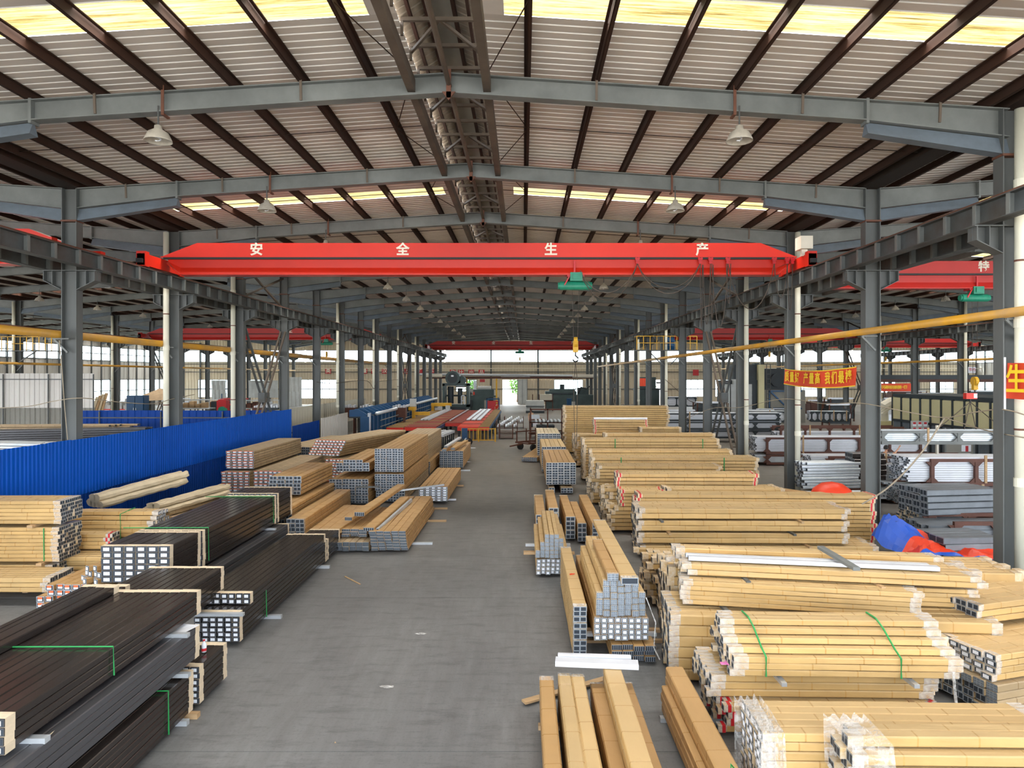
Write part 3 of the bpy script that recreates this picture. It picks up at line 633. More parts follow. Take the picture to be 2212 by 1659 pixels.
crane(84, 33.36, 55.84, 'far red crane in the second right bay', M['red_dull'], [], 45, 7)
# load cell, sling and lifting beam under the hook of the right bay crane
hx = XA(2094, 27.6)
t = thing('crane_scale', 'red crane scale hanging from the hook in the right bay', 'scale', (hx, 27.55, 4.0)); q = MB(); q.box(-.22, .22, -.1, .1, -.12, .12); q.build('case', M['red'], t)
q = MB(); q.box(.08, .22, -.11, -.1, -.08, .1); q.build('display', M['label'], t); q = MB(); q.tube([(0, 0, .12), (0, 0, .22)], .03, 8); q.tube([(0, 0, -.12), (0, 0, -.28)], .03, 8); q.build('shackle', M['black'], t)
t = thing('lifting_beam', 'pale lifting beam with slings hanging below the red crane scale', 'lifting beam', (hx, 27.55, 2.55)); q = MB(); q.bar((-1.5, 0, 0), (1.5, 0, .02), .12, .14); q.build('spreader', M['steel_dark'], t)
for x in (-1.35, 1.3): q = MB(); q.bar((x, 0, -1.2), (x, 0, .25), .08, .1); q.build('hanger', M['white_paint'], t)
q = MB(); [q.tube([(0, 0, 1.2), (x, 0, .05)], .018, 5) for x in (-1.4, -.25, .25, 1.4)]; q.build('sling', M['cable'], t)
# sling rope hanging from the main hook
q = MB(); x0 = XA(1243, YC)
for x in (-.07, .07): q.tube([(x0, YC-.05, 5.3), (x0+x, YC-.05, 4.6), (x0+x*.5, YC-.05, 2.4)], .011, 5)
tag(q.build('lifting_sling', M['cable']), 'thin sling rope hanging from the hook of the main crane', 'sling')

# ---- high-bay lamps
lt = thing('bay_lamp', '', 'lamp'); L0 = lt
q = MB(); q.lathe([(.03, .22), (.075, .2), (.08, .13), (.2, .05), (.27, -.1), (.275, -.13), (.262, -.12), (.19, .03), (.07, .11), (0, .12)], n=24); q.build('lamp_shade', M['shade'], lt, smooth=True)
q = MB(); q.tube([(0, 0, .2), (0, 0, .62)], .018, 8); q.build('rod', M['steel_dark'], lt)
q = MB(); pts = [(.05*math.cos(i*.9), .05*math.sin(i*.9), .08-.011*i) for i in range(20)]; q.tube(pts, .014, 6); q.build('spiral_bulb', M['label'], lt)
first = True
for bi in (2, 1, 3):
    bay = BAYS[bi]; xm = (bay[0]+bay[1])/2
    for k, y in enumerate(FR):
        if k == 0 or (bi != 2 and y < 26) or y > 92: continue
        for s in (-1, 1):
            o = L0 if first else copy_tree(L0); first = False
            o.location = (xm+s*6.1, y-.12, 9.86+.0); o['label'] = f'dusty bell-shaped lamp {"left" if s < 0 else "right"} of the ridge under the {ordn(k)} rafter of the {BN[bi]}'; o['group'] = 'high bay lamps'

# ---- white rainwater pipes at the columns
pipe_k = (1, 3, 4, 7, 9, 11, 13)
def downpipe(x, y, lab, z1=10.35):
    t = thing('downpipe', lab, 'pipe', (x, y, 0), 0, 'white downpipes at the columns'); q = MB(); q.tube([(0, 0, 0), (0, 0, z1)], .105, 14); q.build('pipe', M['pvc'], t, smooth=True)
    cm_ = MB(); cm_.tube([(0, 0, -.09), (0, 0, .09)], .12, 14); cm_ = cm_.mesh('coupler', M['pvc']); sm_ = MB(); sm_.tube([(0, 0, -.02), (0, 0, .02)], .113, 14); sm_ = sm_.mesh('clamp_wire', M['rust'])
    for z in (2.6, 5.9, 8.8): obj('coupler', cm_, t, (0, 0, z))
    for z in (3.7, 7.2): obj('clamp_wire', sm_, t, (0, 0, z))
for k in pipe_k:
    y = FR[k]
    downpipe(10.43+(.13 if k > 1 else -.12), y-.28, f'white downpipe at the {ordn(k)} column of the {RN[2]}')
    if k > 1: downpipe(-13.57-.2, y-.28, f'white downpipe at the {ordn(k)} column of the {RN[1]}')
for k in (7, 9): downpipe(-37.57-.2, FR[k]-.28, f'white downpipe at the {ordn(k)} column of the {RN[0]}'); downpipe(32.6+.13, FR[k]-.28, f'white downpipe at the {ordn(k)} column of the {RN[3]}')
# ---- yellow gas pipes
def gas(x, z, r, y0, y1, lab, s):
    t = thing('gas_pipe', lab, 'pipe', (x, 0, z), 0, 'yellow gas pipes along the column rows'); q = MB(); q.tube([(0, y0, 0), (0, y1, 0)], r, 12); q.build('pipe', M['yellow_pipe'], t, smooth=True)
    b = MB(); b.bar((0, 0, -r-.02), (s*.45, 0, -r-.02), .06, .04); b.bar((0, 0, -r-.03), (s*.4, 0, -.55), .05, .05); b = b.mesh('pipe_bracket', M['steel'])
    for k, y in enumerate(FR):
        if y0 < y < y1: obj('pipe_bracket', b, t, (0, y-.18, 0))
gas(10.08, 6.12, .1, 4, 92, 'long yellow gas pipe along the column row right of the aisle', 1)
gas(-13.98, 6.06, .12, 6, 70, 'long yellow gas pipe behind the column row left of the aisle', 1)
gas(-37.2, 5.75, .09, 38, 110, 'thin yellow pipe along the far left column row', -1)
gas(32.25, 6.0, .09, 38, 110, 'thin yellow pipe along the second column row on the right', 1)
# ---- double-angle cross braces between columns
def xbrace(x, k, lab):
    y0, y1 = FR[k]+.2, FR[k+1]-.2; t = thing('cross_brace', lab, 'brace', (x, (y0+y1)/2, 0), 0, 'cross braces between columns'); h = (y1-y0)/2
    for s in (-1, 1):
        q = MB()
        for o in (-.13, .13): q.bar((o, -s*h, .1), (o, s*h, 7.3), .09, .09)
        for i in range(9): u = (i+.5)/9; q.bar((-.13, -s*h+2*s*h*u, .1+7.2*u), (.13, -s*h+2*s*h*u, .1+7.2*u), .05, .05)
        q.build('diagonal', M['purlin_grey'] if s > 0 else M['steel_dark'], t)
        q = MB(); q.bar((0, -s*h, 8.6), (0, s*h, 10.3), .09, .09); q.build('upper_diagonal', M['purlin_grey'], t)
    q = MB(); q.box(-.17, .17, -.35, .35, 3.45, 3.95); q.build('gusset_plate', M['steel_dark'], t)
for x, k, lab in ((-13.57, 4, 'lattice cross brace behind the blue fence on the left'), (10.43, 4, 'lattice cross brace between the columns beside the right profile piles'), (-13.57, 11, 'distant cross brace in the column row left of the aisle'), (10.43, 11, 'distant cross brace in the column row right of the aisle'), (-37.57, 10, 'distant cross brace in the far left column row'), (32.6, 9, 'distant cross brace in the second row on the right')): xbrace(x, k, lab)
# ---- maintenance platforms with yellow rails
def platform(x0, x1, y, z, lab):
    t = thing('crane_platform', lab, 'platform', ((x0+x1)/2, y, z)); h = (x1-x0)/2; q = MB(); q.box(-h, h, -.5, .5, -.06, 0); q.build('deck', M['steel_dark'], t)
    n = max(4, int(2*h/.45)); pm = MB(); pm.box(-.02, .02, -.02, .02, 0, 1.0); pm = pm.mesh('baluster', M['yellow'])
    for i in range(n+1):
        obj('baluster', pm, t, (-h+2*h*i/n, -.5, 0))
    q = MB(); [q.box(-h, h, -.52, -.48, zz-.02, zz+.02) for zz in (.5, 1.0)]; [q.box(s*h-.02, s*h+.02, -.5, .5, .96, 1.0) for s in (-1, 1)]; q.build('handrail', M['yellow'], t)
    q = MB(); [q.bar((s*h*.6, -.3, -.06), (s*.3, -.3, -1.1), .07, .07) for s in (-1, 1)]; q.build('support_strut', M['steel_dark'], t)
platform(8.3, 12.7, 50.0, 6.75, 'yellow railed crane platform on the columns right of the aisle')
platform(-41, -34.6, 50.0, 6.7, 'yellow railed crane platform in the left bay')
b = MB(); b.lathe([(0, 0), (.28, 0), (.28, .3), (.3, .32), (.28, .34), (.28, .6), (.3, .62), (.28, .64), (.28, .9), (0, .9)], n=18)
t = thing('oil_drum', 'blue oil drum standing on the crane platform', 'drum', (10.9, 50.0, 6.75)); b.build('drum_body', M['mach_blue'], t, smooth=True); q = MB(); q.lathe([(0, .915), (.04, .915), (.04, .9)], (.12, 0, 0), 8); q.build('bung', M['black'], t)

# ================================================================ fences and partitions
def sheet_mesh(name, w, z0, z1, m, p=.15, d=.03, t=.004):
    mb = MB(); n = int(w/p); q = w/n; pts = []
    for i in range(n): a = i*q; pts += [(a, 0), (a+q*.5, 0), (a+q*.62, d), (a+q*.88, d)]
    pts.append((w, 0)); k = len(pts)
    for (ya, da), (yb, db) in zip(pts, pts[1:]):
        mb.quad((da, ya, z0), (db, yb, z0), (db, yb, z1), (da, ya, z1)); mb.quad((da-t, ya, z0), (da-t, ya, z1), (db-t, yb, z1), (db-t, yb, z0))
        mb.quad((da-t, ya, z1), (da, ya, z1), (db, yb, z1), (db-t, yb, z1))
    return mb.mesh(name, m)
def sheet_fence(name, lab, x, y0, y1, tiers, w=.9, rz=0, jit=.05, p=.15):
    t = thing(name, lab, 'fence', (x, y0, 0), rz); n = round((y1-y0)/w); ww = (y1-y0)/n
    for z0, z1, m, dx in tiers:
        sm = sheet_mesh('sheet', ww+.03, z0, z1, m, p)
        for i in range(n):
            o = obj('sheet', sm, t, (dx+random.uniform(-.01, .01), i*ww, random.uniform(-jit, jit)))
            if dx == 0 and z0 > 0: o.rotation_euler = (random.uniform(-.003, .003), 0, 0)
    q = MB()
    for z in (.5, tiers[0][1]-.4): q.box(-.1, -.05, 0, y1-y0, z-.03, z+.03)
    for i in range(0, n+1, 3): q.box(-.13, -.07, i*ww-.03, i*ww+.03, 0, tiers[0][1]-.05)
    q.build('fence_frame', M['steel_dark'], t); return t
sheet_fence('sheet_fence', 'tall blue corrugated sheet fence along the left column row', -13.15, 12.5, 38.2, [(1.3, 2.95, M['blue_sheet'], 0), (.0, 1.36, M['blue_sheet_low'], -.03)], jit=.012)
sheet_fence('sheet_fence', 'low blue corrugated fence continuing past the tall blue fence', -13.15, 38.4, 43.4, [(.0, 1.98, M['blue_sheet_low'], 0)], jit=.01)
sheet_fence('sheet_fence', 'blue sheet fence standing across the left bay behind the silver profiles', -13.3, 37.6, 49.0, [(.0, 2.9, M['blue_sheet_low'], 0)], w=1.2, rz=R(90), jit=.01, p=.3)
sheet_fence('sheet_fence', 'pale grey sheet fence between the blue fence and the extrusion line', -13.1, 43.6, 50.2, [(.0, 2.1, M['white_clad'], 0)], w=1.1, jit=.03, p=.35)
sheet_fence('panel_partition', 'cream panel partition behind the columns left of the aisle', -15.0, 38.5, 64.0, [(.9, 2.75, M['cream_wall'], 0), (.0, .95, M['concrete_wall'], .02)], w=1.1, jit=.004, p=.55)
sheet_fence('panel_partition', 'tall white corrugated partition at the far left above a concrete wall', -28.6, 45.0, 57.0, [(2.7, 5.0, M['white_clad'], 0), (0, 2.75, M['concrete_wall'], .06)], w=1.0, rz=R(90), jit=.0, p=.33)

# ================================================================ banners and signs
def cloth_banner(name, lab, x0, y0, x1, y1, z0, z1, texts, border=True, sag=.06, size=.5, mirror=False, wob=.03):
    a, b = Vector((x0, y0, 0)), Vector((x1, y1, 0)); d = b-a; ln = d.length; rz = math.atan2(d.y, d.x)
    t = thing(name, lab, 'banner', ((x0+x1)/2, (y0+y1)/2, z0), rz); n = 24; q = MB(); h = z1-z0
    def P(u, v): return ((u-.5)*ln, wob*math.sin(u*19+v*2)*(.3+v), v*h - sag*4*u*(1-u))
    for i in range(n):
        for j in range(4): q.quad(P(i/n, j/4), P((i+1)/n, j/4), P((i+1)/n, (j+1)/4), P(i/n, (j+1)/4))
    q.build('cloth', M['banner'], t, smooth=True)
    if border:
        off = -.012
        for v0, v1 in ((0, .05), (.95, 1)):
            e = MB()
            for i in range(n):
                pts = [P(i/n, v0), P((i+1)/n, v0), P((i+1)/n, v1), P(i/n, v1)]; e.quad(*[(p[0], p[1]+off, p[2]) for p in pts])
            e.build('border', M['banner_yellow'], t)
    for s, u in texts: glyph(s, size, M['banner_yellow'], t, ((u-.5)*ln, -.05, h*.5-sag*4*u*(1-u)), bold=size*.018, depth=.002, mirror=mirror)
    return t
cloth_banner('slogan_banner', 'orange banner with yellow characters tied between two right columns', 10.1, 26.2, 10.05, 20.45, 4.5, 5.1, [(c, .075+.085*i + (.05 if i > 2 else 0) + (.05 if i > 5 else 0)) for i, c in enumerate('质量好产量高我们最棒')], size=.42, sag=.1)
cloth_banner('slogan_banner', 'orange banner cut by the frame edge with one big yellow character', 10.1, 14.15, 10.05, 8.5, 4.34, 5.08, [('生', .066)], border=False, size=.62, sag=.03)
cloth_banner('slogan_banner', 'faded orange banner hanging far back in the right bay', XA(1902, 62), 62, XA(1972, 62), 62, ZA(845, 62), ZA(828, 62), [(c, .08+.085*i) for i, c in enumerate('冈餐炎臣强局第一圈')], size=.34, border=False, sag=.02, wob=.01)
cloth_banner('slogan_banner', 'small orange banner hanging by the far right columns', XA(1380, 75), 75, XA(1397, 75), 75, ZA(834, 75), ZA(817, 75), [], size=.35, border=False, sag=.01, wob=.01)
q = MB(); [q.box(10.06, 10.1, 14.14, 14.18, a_, b_) for a_, b_ in ((4.1, 5.2),)]
tag(q.build('banner_pole', M['label']), 'thin white pole along the edge of the orange banner by the near right column', 'pole')
for i, (ch, px) in enumerate((('英', 709), ('雄', 733), ('量', 787), ('做', 808), ('汉', 831), ('上', 878), ('年', 907), ('车', 932), ('优', 978), ('比', 996), ('出', 1018), ('品', 1040), ('', 1503))):
    t = thing('slogan_sign', f'{ordn(i)} small red square slogan sign from the left on the far gable wall', 'sign', (XA(px, YB-.17), YB-.17, 5.25 if i < 8 else 4.95), 0, 'red slogan signs on the gable wall')
    k = MB(); k.box(-.5, .5, -.02, .02, 0, 1.0); k.build('board', M['sign_red'], t)
    if ch: glyph(ch, .85, M['white_paint'], t, (0, -.03, .47), bold=.02)
t = thing('notice_board', 'white notice board with red characters high in the right bay', 'sign', (XA(2093, 60), 59.6, ZA(806, 60))); k = MB(); k.box(-.32, .32, -.02, .02, 0, .55); k.build('board', M['label'], t); glyph('节约', .3, M['sign_red'], t, (0, -.03, .28), bold=.004)
# ================================================================ profiles: builders
_body, _end, _slv, _lab = {}, {}, {}, {}
M['film_o'] = mat('filmed_paper', srgb(214, 202, 182), .3, 0, .35, 14, dirt=srgb(198, 166, 116), bump=.3)
def body_mesh(L, w, h, m, segs, wob, var):
    k = (round(L, 2), w, h, m.name, segs, wob, var)
    if k in _body: return _body[k]
    rd = random.Random(hash(k[:3])+var); mb = MB(); c = min(w, h)*.12; W, Hh = w-.006, h-.004
    ring = [(c, 0), (W-c, 0), (W, c), (W, Hh-c), (W-c, Hh), (c, Hh), (0, Hh-c), (0, c)]
    for i in range(segs+1):
        x = L*i/segs; j = 0 if i in (0, segs) else wob
        for y, z in ring: mb.v.append((x, y+rd.uniform(-j, j), max(z+rd.uniform(-j, j), 0)))
    for i in range(segs):
        for q in range(8): a = i*8+q; b = i*8+(q+1) % 8; mb.f.append((a, b, b+8, a+8)); mb.m.append(0)
    mb.f.append(tuple(reversed(range(8)))); mb.f.append(tuple(segs*8+q for q in range(8))); mb.m += [0, 0]
    _body[k] = mb.mesh('profile_body', m); return _body[k]
def end_mesh(w, h, kind, dark=False):
    k = (w, h, kind, dark)
    if k in _end: return _end[k]
    mb = MB(); e = .007; nx, nz = {'two': (2, 1), 'one': (1, 1), 'three': (3, 1), 'cells': (3, 3), 'rib': (5, 1)}[kind]
    x = -.004; pw, ph = (w-.012)/nx, (h-.01)/nz; t = min(.012, pw*.12, ph*.14)
    mb.quad((x, .003, .002), (x, .003, h-.006), (x, w-.009, h-.006), (x, w-.009, .002), 0)
    for i in range(nx):
        for j in range(nz):
            y0, y1, z0, z1 = .003+i*pw+t, .003+(i+1)*pw-t, .002+j*ph+t, .002+(j+1)*ph-t
            mb.quad((x-.002, y0, z0), (x-.002, y0, z1), (x-.002, y1, z1), (x-.002, y1, z0), 1)
    _end[k] = mb.mesh('cut_end', [M['bronze_s'] if dark else M['alu_end'], M['hole_pale' if kind == 'cells' else 'hole']]); return _end[k]
def sleeve_mesh(w, h, ln, g, m):
    k = (w, h, ln, g, m.name)
    if k in _slv: return _slv[k]
    mb = MB(); y0, y1, z0, z1 = -g, w-.006+g, -.001, h-.004+g
    n = 3; rd = random.Random(3); P = []
    for i in range(n+1):
        x = ln*i/n; P.append([(x, y0, z0), (x, y1+rd.uniform(0, .002), z0), (x, y1, z1+rd.uniform(0, .002)), (x, y0-rd.uniform(0, .002), z1)])
    for i in range(n):
        for q in range(4): mb.quad(P[i][q], P[i+1][q], P[i+1][(q+1) % 4], P[i][(q+1) % 4])
    _slv[k] = mb.mesh('sleeve', m); return _slv[k]
def label_mesh(w, h, kind):
    k = (w, h, kind)
    if k in _lab: return _lab[k]
    mb = MB(); x = -.011; a, b, c, d = w*.22, w*.76, h*.22, h*.76
    mb.quad((x, a, c), (x, a, d), (x, b, d), (x, b, c), 0)
    if kind == 'orange': mb.quad((x-.001, a, d-.25*h), (x-.001, a, d+.1*h), (x-.001, b, d+.1*h), (x-.001, b, d-.25*h), 1)
    _lab[k] = mb.mesh('end_label', [M['label'], M['label_orange']]); return _lab[k]
TOTAL = {'n': 0}
NOUN = {'black_profile': 'black profile', 'wrapped_profile': 'brown profile', 'wrapped_box': 'brown box', 'aluminium_profile': 'bare profile', 'silver_profile': 'silver profile'}
def where(name, group, c, r, c0, c1, rows, yaw):
    d = math.degrees(yaw) % 360
    if 50 < d < 135: sfx = f'{ordn(r)} row, {ordn(c-c0)} from right' if c1-c0 > 1 else f'{ordn(r)} one up'
    else:
        k = c-c0 if d < 50 or d > 300 else c1-1-c
        sfx = f'top row, {ordn(k)} from front' if r == rows-1 else (f'front face, {ordn(r)} row up' if k == 0 else f'{ordn(r)} row, {ordn(k)} from front')
    return f'{NOUN[name]} in {group}, {sfx}'
def stack(name, cat, label, group, org, yaw, L, cols, rows, w, h, m, end='two', film=.15, sleeve=0, lab=None, red=False, indiv='all', jit=.04, start=None, wob=.004, gaps=None, lean=0., zj=0, film2=True, core=True, skip=(), rotj=0., segs=None, far=None):
    """org: corner at the visible end; profiles run along local x, columns along local y, rows up"""
    o = Vector(org); ca, sa = math.cos(yaw), math.sin(yaw); rd = random.Random(int(o.x*31+o.y*17+o.z*7)+rows)
    def W(x, y, z): return (o.x+ca*x-sa*y, o.y+sa*x+ca*y, o.z+z)
    if far is None: far = o.y > 19.5
    if far: indiv = 'none'
    cm = MB(); n_core = 0; z = 0; segs = segs or max(2, int(L/.7))
    em = end_mesh(w, h, end, name == 'black_profile') if end else None
    if name == 'wrapped_profile' and w >= .185: name = 'wrapped_box'; cat = 'wrapped box'
    for r in range(rows):
        c0, c1 = (start[r] if start else (0, cols))
        for c in range(c0, c1):
            if (c, r) in skip: continue
            x = rd.uniform(-jit, jit); y = c*w + lean*r + (rd.uniform(-.004, .004) if jit else 0); zz = z
            ind = indiv == 'all' or (indiv == 'shell' and (c == c0 or r == rows-1 or (start and r < rows-1 and not (start[r+1][0] <= c < start[r+1][1])))) or (indiv == 'back' and (c == c1-1 or r == rows-1)) or (indiv == 'both' and (c in (c0, c1-1) or r == rows-1))
            if not ind:
                if not core: continue
                n_core += 1
                g = min(.016, h*.13); hh = h-g; cc = h*.1
                cm.prism([(x, y+cc, zz), (x, y+w-g-cc, zz), (x, y+w-g, zz+cc), (x, y+w-g, zz+hh-cc), (x, y+w-g-cc, zz+hh), (x, y+cc, zz+hh), (x, y, zz+hh-cc), (x, y, zz+cc)], (L, 0, 0))
                if film:
                    for xa, xb in ((x-.003, x+film*.8),) + (((x+L-film*.8, x+L+.003),) if film2 else ()): cm.box(xa, xb, y-.002, y+w-.004, zz, zz+h-.003, 4)
                if red: cm.box(x+.05, x+.1, y-.004, y+w-.002, zz, zz+h-.001, 5); cm.box(x+L-.1, x+L-.05, y-.004, y+w-.002, zz, zz+h-.001, 5)
                if end:
                    cm.quad((x-.004, y+.003, zz+.002), (x-.004, y+.003, zz+h-.006), (x-.004, y+w-.009, zz+h-.006), (x-.004, y+w-.009, zz+.002), 1)
                    for s0, s1 in ((.1, .46), (.54, .9)): cm.quad((x-.006, y+w*s0, zz+h*.14), (x-.006, y+w*s0, zz+h*.8), (x-.006, y+w*s1, zz+h*.8), (x-.006, y+w*s1, zz+h*.14), 2)
                    if lab:
                        cm.quad((x-.009, y+w*.2, zz+h*.22), (x-.009, y+w*.2, zz+h*.78), (x-.009, y+w*.78, zz+h*.78), (x-.009, y+w*.78, zz+h*.22), 3)
                        if lab == 'orange': cm.quad((x-.011, y+w*.1, zz+h*.7), (x-.011, y+w*.1, zz+h*.94), (x-.011, y+w*.9, zz+h*.94), (x-.011, y+w*.9, zz+h*.7), 6)
                continue
            p = obj(name, body_mesh(L, w, h, m, segs, wob, rd.randrange(3)), None, W(x, y, zz + rd.uniform(0, zj)), yaw + rd.uniform(-rotj, rotj)); TOTAL['n'] += 1
            tag(p, where(name, group, c, r, c0, c1, rows, yaw), cat, group)
            if end: obj('cut_end', em, p)
            if lab: obj('end_label', label_mesh(w, h, lab), p, (0, 0, 0))
            if sleeve:
                s_ = sleeve_mesh(w, h, sleeve, .004, M['cream']); obj('end_sleeve', s_, p, (-.004, 0, 0)); obj('end_sleeve', s_, p, (L-sleeve+.004, 0, 0))
            elif film:
                s_ = sleeve_mesh(w, h, film, .003, M['film']); obj('film_wrap', s_, p, (-.006, 0, 0))
                if film2: obj('film_wrap', s_, p, (L-film+.006, 0, 0))
            if red:
                s_ = sleeve_mesh(w, h, .045, .006, M['redtape']); obj('red_tape', s_, p, (.05, 0, 0)); obj('red_tape', s_, p, (L-.08, 0, 0))
        z += h + (gaps.get(r, 0) if gaps else 0)
    if n_core:
        q = cm.build('packed_profiles', [m, M['bronze_s'] if name == 'black_profile' else M['alu_end'], M['hole'], M['label'], M['film_o'], M['redtape'], M['label_orange']], None, o, rz=yaw)
        tag(q, (f'stacked profiles making up {group}' if far else f'packed inner profiles within {group}'), cat, None, 'stuff')
    return z
def spacer(a, b, lab, m='wood', w=.07, h=.05):
    a, b = Vector(a), Vector(b); c = (a+b)/2; k = MB(); k.bar(a-c, b-c, w, h); e = (b-a).normalized()*.001
    o = k.build('spacer_bar', M[m], None, c); tag(o, lab, 'spacer', 'spacer bars under the profile stacks'); return o
def strap(pts, lab, r=.012, m='strap'):
    k = MB(); k.tube(pts, r, 5); tag(k.build('packing_strap', M[m]), lab, 'strap')

P90 = R(90)
# ================================================================ black profiles left of the aisle (run along the aisle)
BK = dict(name='black_profile', cat='aluminium profile', m=M['bronze'], film=0, sleeve=.13, lab='white', indiv='shell', wob=.0, jit=.012)
def black(label, group, X1, Y0, z0, L, cols, rows, w=.135, h=.085, **kw):
    a = dict(BK); a.update(kw); stack(label=label, group=group, org=(X1, Y0, z0), yaw=P90, L=L, cols=cols, rows=rows, w=w, h=h, **a)
black('dark bronze profile with cream end sleeves on top of the nearest black stack', 'the nearest top tier of black profiles', -4.88, 6.35, 1.24, 3.85, 10, 4)
black('dark bronze profile in the second tier of the nearest black stack', 'the second tier of the nearest black stack', -4.73, 5.9, .73, 3.95, 7, 5, m=M['bronze_s'], h=.09)
black('dark bronze profile on the floor under the nearest black stack', 'the lowest tier of the nearest black stack', -4.70, 5.6, .07, 4.0, 6, 7, h=.08)
black('dark profile reaching further back on the floor behind the nearest black stack', 'the rear floor tier of the nearest stack', -4.68, 9.75, .07, .9, 6, 6, h=.09)
black('dark bronze profile with cream sleeve in the tier reaching past the nearest stack', 'the middle tier behind the nearest black stack', -5.64, 8.6, .72, 4.1, 10, 6, indiv='shell')
black('thin black ribbed profile in the high bundle left of the nearest black stack', 'the ribbed black bundle at the left', -6.3, 6.2, 1.25, 4.6, 7, 3, w=.1, h=.075, m=M['bronze'])
black('dark profile lying along the left edge of the nearest black stack top', 'the raised black profile row', -6.05, 6.4, 1.58, 3.7, 2, 1, w=.14, h=.1)
black('shiny black profile on top of the low stack beside the aisle', 'the upper tier of the low aisle stack', -5.02, 12.4, .62, 4.7, 7, 2, h=.1)
black('black profile in the low stack beside the aisle with labelled ends', 'the floor tier of the low aisle stack', -5.05, 12.0, .08, 5.3, 6, 6, h=.088)
black('black profile in the rear part of the low aisle stack', 'the rear tier of the low aisle stack', -5.05, 17.35, .08, 1.2, 6, 6, h=.088)
black('', 'the near end of the tall black stack', -6.97, 13.3, .74, 1.27, 6, 6, w=.225, h=.12, indiv='all', core=False)
black('long black profile in the tall stack behind the labelled ends', 'the tall black stack', -6.95, 14.62, .68, 4.35, 9, 6, w=.155, h=.13)
black('black profile at the far end of the tall black stack', 'the far end of the tall black stack', -6.95, 19.05, .68, 1.2, 9, 6, w=.155, h=.135)
black('black profile in the lower tier under the tall black stack', 'the lower tier of the tall black stack', -6.7, 14.4, .08, 4.9, 10, 4, w=.155, h=.13, m=M['bronze_s'])
for i, (x0, x1, y, z) in enumerate(((-6.2, -4.66, 9.4, 1.2), (-5.7, -4.6, 9.3, .69), (-6.2, -4.72, 6.7, 1.2), (-6.2, -4.95, 11.95, .59), (-6.1, -4.8, 13.4, .035), (-6.1, -4.85, 16.9, .035), (-6.0, -4.62, 9.3, .035), (-9.0, -6.75, 18.4, .64))):
    spacer((x0, y, z), (x1, y, z), f'{ordn(i)} grey metal spacer bar under the black profiles', 'alu', .08, .055 if z > .1 else .07)
strap([(-6.28, 8.0, 1.3), (-6.27, 8.0, 1.595), (-4.86, 8.0, 1.6), (-4.85, 8.0, 1.26)], 'green strap around the nearest black stack', .01)
strap([(-5.5, 8.9, .65), (-4.68, 8.9, .655), (-4.675, 8.9, .08)], 'green strap on the lowest near black tier', .01)
strap([(-5.7, 13.2, .63), (-5.03, 13.2, .63), (-5.02, 13.2, .1)], 'green strap on the low black aisle stack', .01)
strap([(-8.8, 18.7, 1.47), (-6.93, 18.7, 1.475), (-6.92, 18.7, .75)], 'green strap around the tall black stack', .01)
strap([(-8.8, 14.85, 1.47), (-6.93, 14.85, 1.475), (-6.92, 14.85, .75)], 'green strap near the front of the tall black stack', .01)
# ================================================================ wrapped profiles at the far left (ends face the camera's right)
WP = dict(name='wrapped_profile', cat='wrapped profile')
def left_tier(label, group, xe, yb, z0, L, cols, rows, w, h, **kw):
    a = dict(end='two', film=.16, film2=False, indiv='back', m=M['paper']); a.update(WP); a.update(kw)
    stack(label=label, group=group, org=(xe, yb, z0), yaw=R(180)+kw.pop('dy', 0), L=L, cols=cols, rows=rows, w=w, h=h, **{k: v for k, v in a.items() if k != 'dy'})
left_tier('brown wrapped profile in the top tier of the tall far left stack', 'the top tier at the far left', -10.3, 15.75, 1.52, 4.0, 5, 6, .15, .085)
left_tier('brown wrapped profile in the middle tier of the far left stack', 'the middle tier at the far left', -10.33, 15.75, .68, 4.0, 5, 9, .15, .085)
left_tier('brown wrapped profile in the lowest tier of the far left stack', 'the lowest tier at the far left', -10.45, 15.75, .1, 4.0, 5, 6, .15, .085)
left_tier('brown wrapped profile in front of the far left stack near the floor', 'the low front tier at the far left', -9.9, 14.9, .3, 3.0, 6, 3, .14, .1, indiv='back')
left_tier('brown wrapped profile in the round bundle with a green strap at the left', 'the round bundle at the left', -9.15, 17.4, .72, 3.0, 7, 7, .1, .1, start=[(1, 6), (0, 7), (0, 7), (0, 7), (0, 7), (1, 6), (1, 5)], end='cells', lab='white')
left_tier('wrapped profile with red tape beside the far left stack', 'the red taped bundle at the left', -9.75, 16.3, .72, 2.0, 4, 4, .09, .09, red=True, end='one')
left_tier('', 'the dark ended row at the left', -9.0, 16.35, .08, 3.0, 6, 6, .16, .1, red=True, end='two')
strap([(-10.65, 15.0, .7), (-10.65, 14.985, 1.43)], 'green strap on the middle tier of the far left stack', .012)
strap([(-9.95, 16.68, .72), (-9.95, 16.66, 1.4), (-9.95, 17.3, 1.44)], 'green strap around the round bundle at the left', .012)
for i, (x, z) in enumerate(((-10.9, 1.48), (-10.7, .64), (-11.0, .05))): spacer((x, 14.9, z), (x, 15.8, z), f'wooden spacer under the {("top", "middle", "lowest")[i]} tier of the far left stack', 'wood', .12, .06)
stack(label='brown wrapped tube with a white label on its end, heaped by the far left stack', group='the heaped tubes at the left', org=G(215, 1264, .66), yaw=R(62), L=2.2, cols=5, rows=3, w=.13, h=.12, m=M['paper_b'], end='one', film=0, lab='white', jit=.12, start=[(0, 5), (0, 4), (1, 3)], rotj=.03, **WP)
stack(label='profile with an orange and white end label near the black stacks', group='the orange labelled ends at the left', org=G(192, 1288, .42), yaw=P90, L=2.5, cols=5, rows=2, w=.17, h=.12, m=M['paper_b'], end='one', film=0, lab='orange', jit=.06, **WP)
stack(label='profile with an orange and white end label lowest near the black stacks', group='the lower orange labelled ends at the left', org=G(150, 1314, .14), yaw=P90, L=2.5, cols=4, rows=2, w=.17, h=.12, m=M['paper_b'], end='one', film=0, lab='orange', jit=.1, **WP)
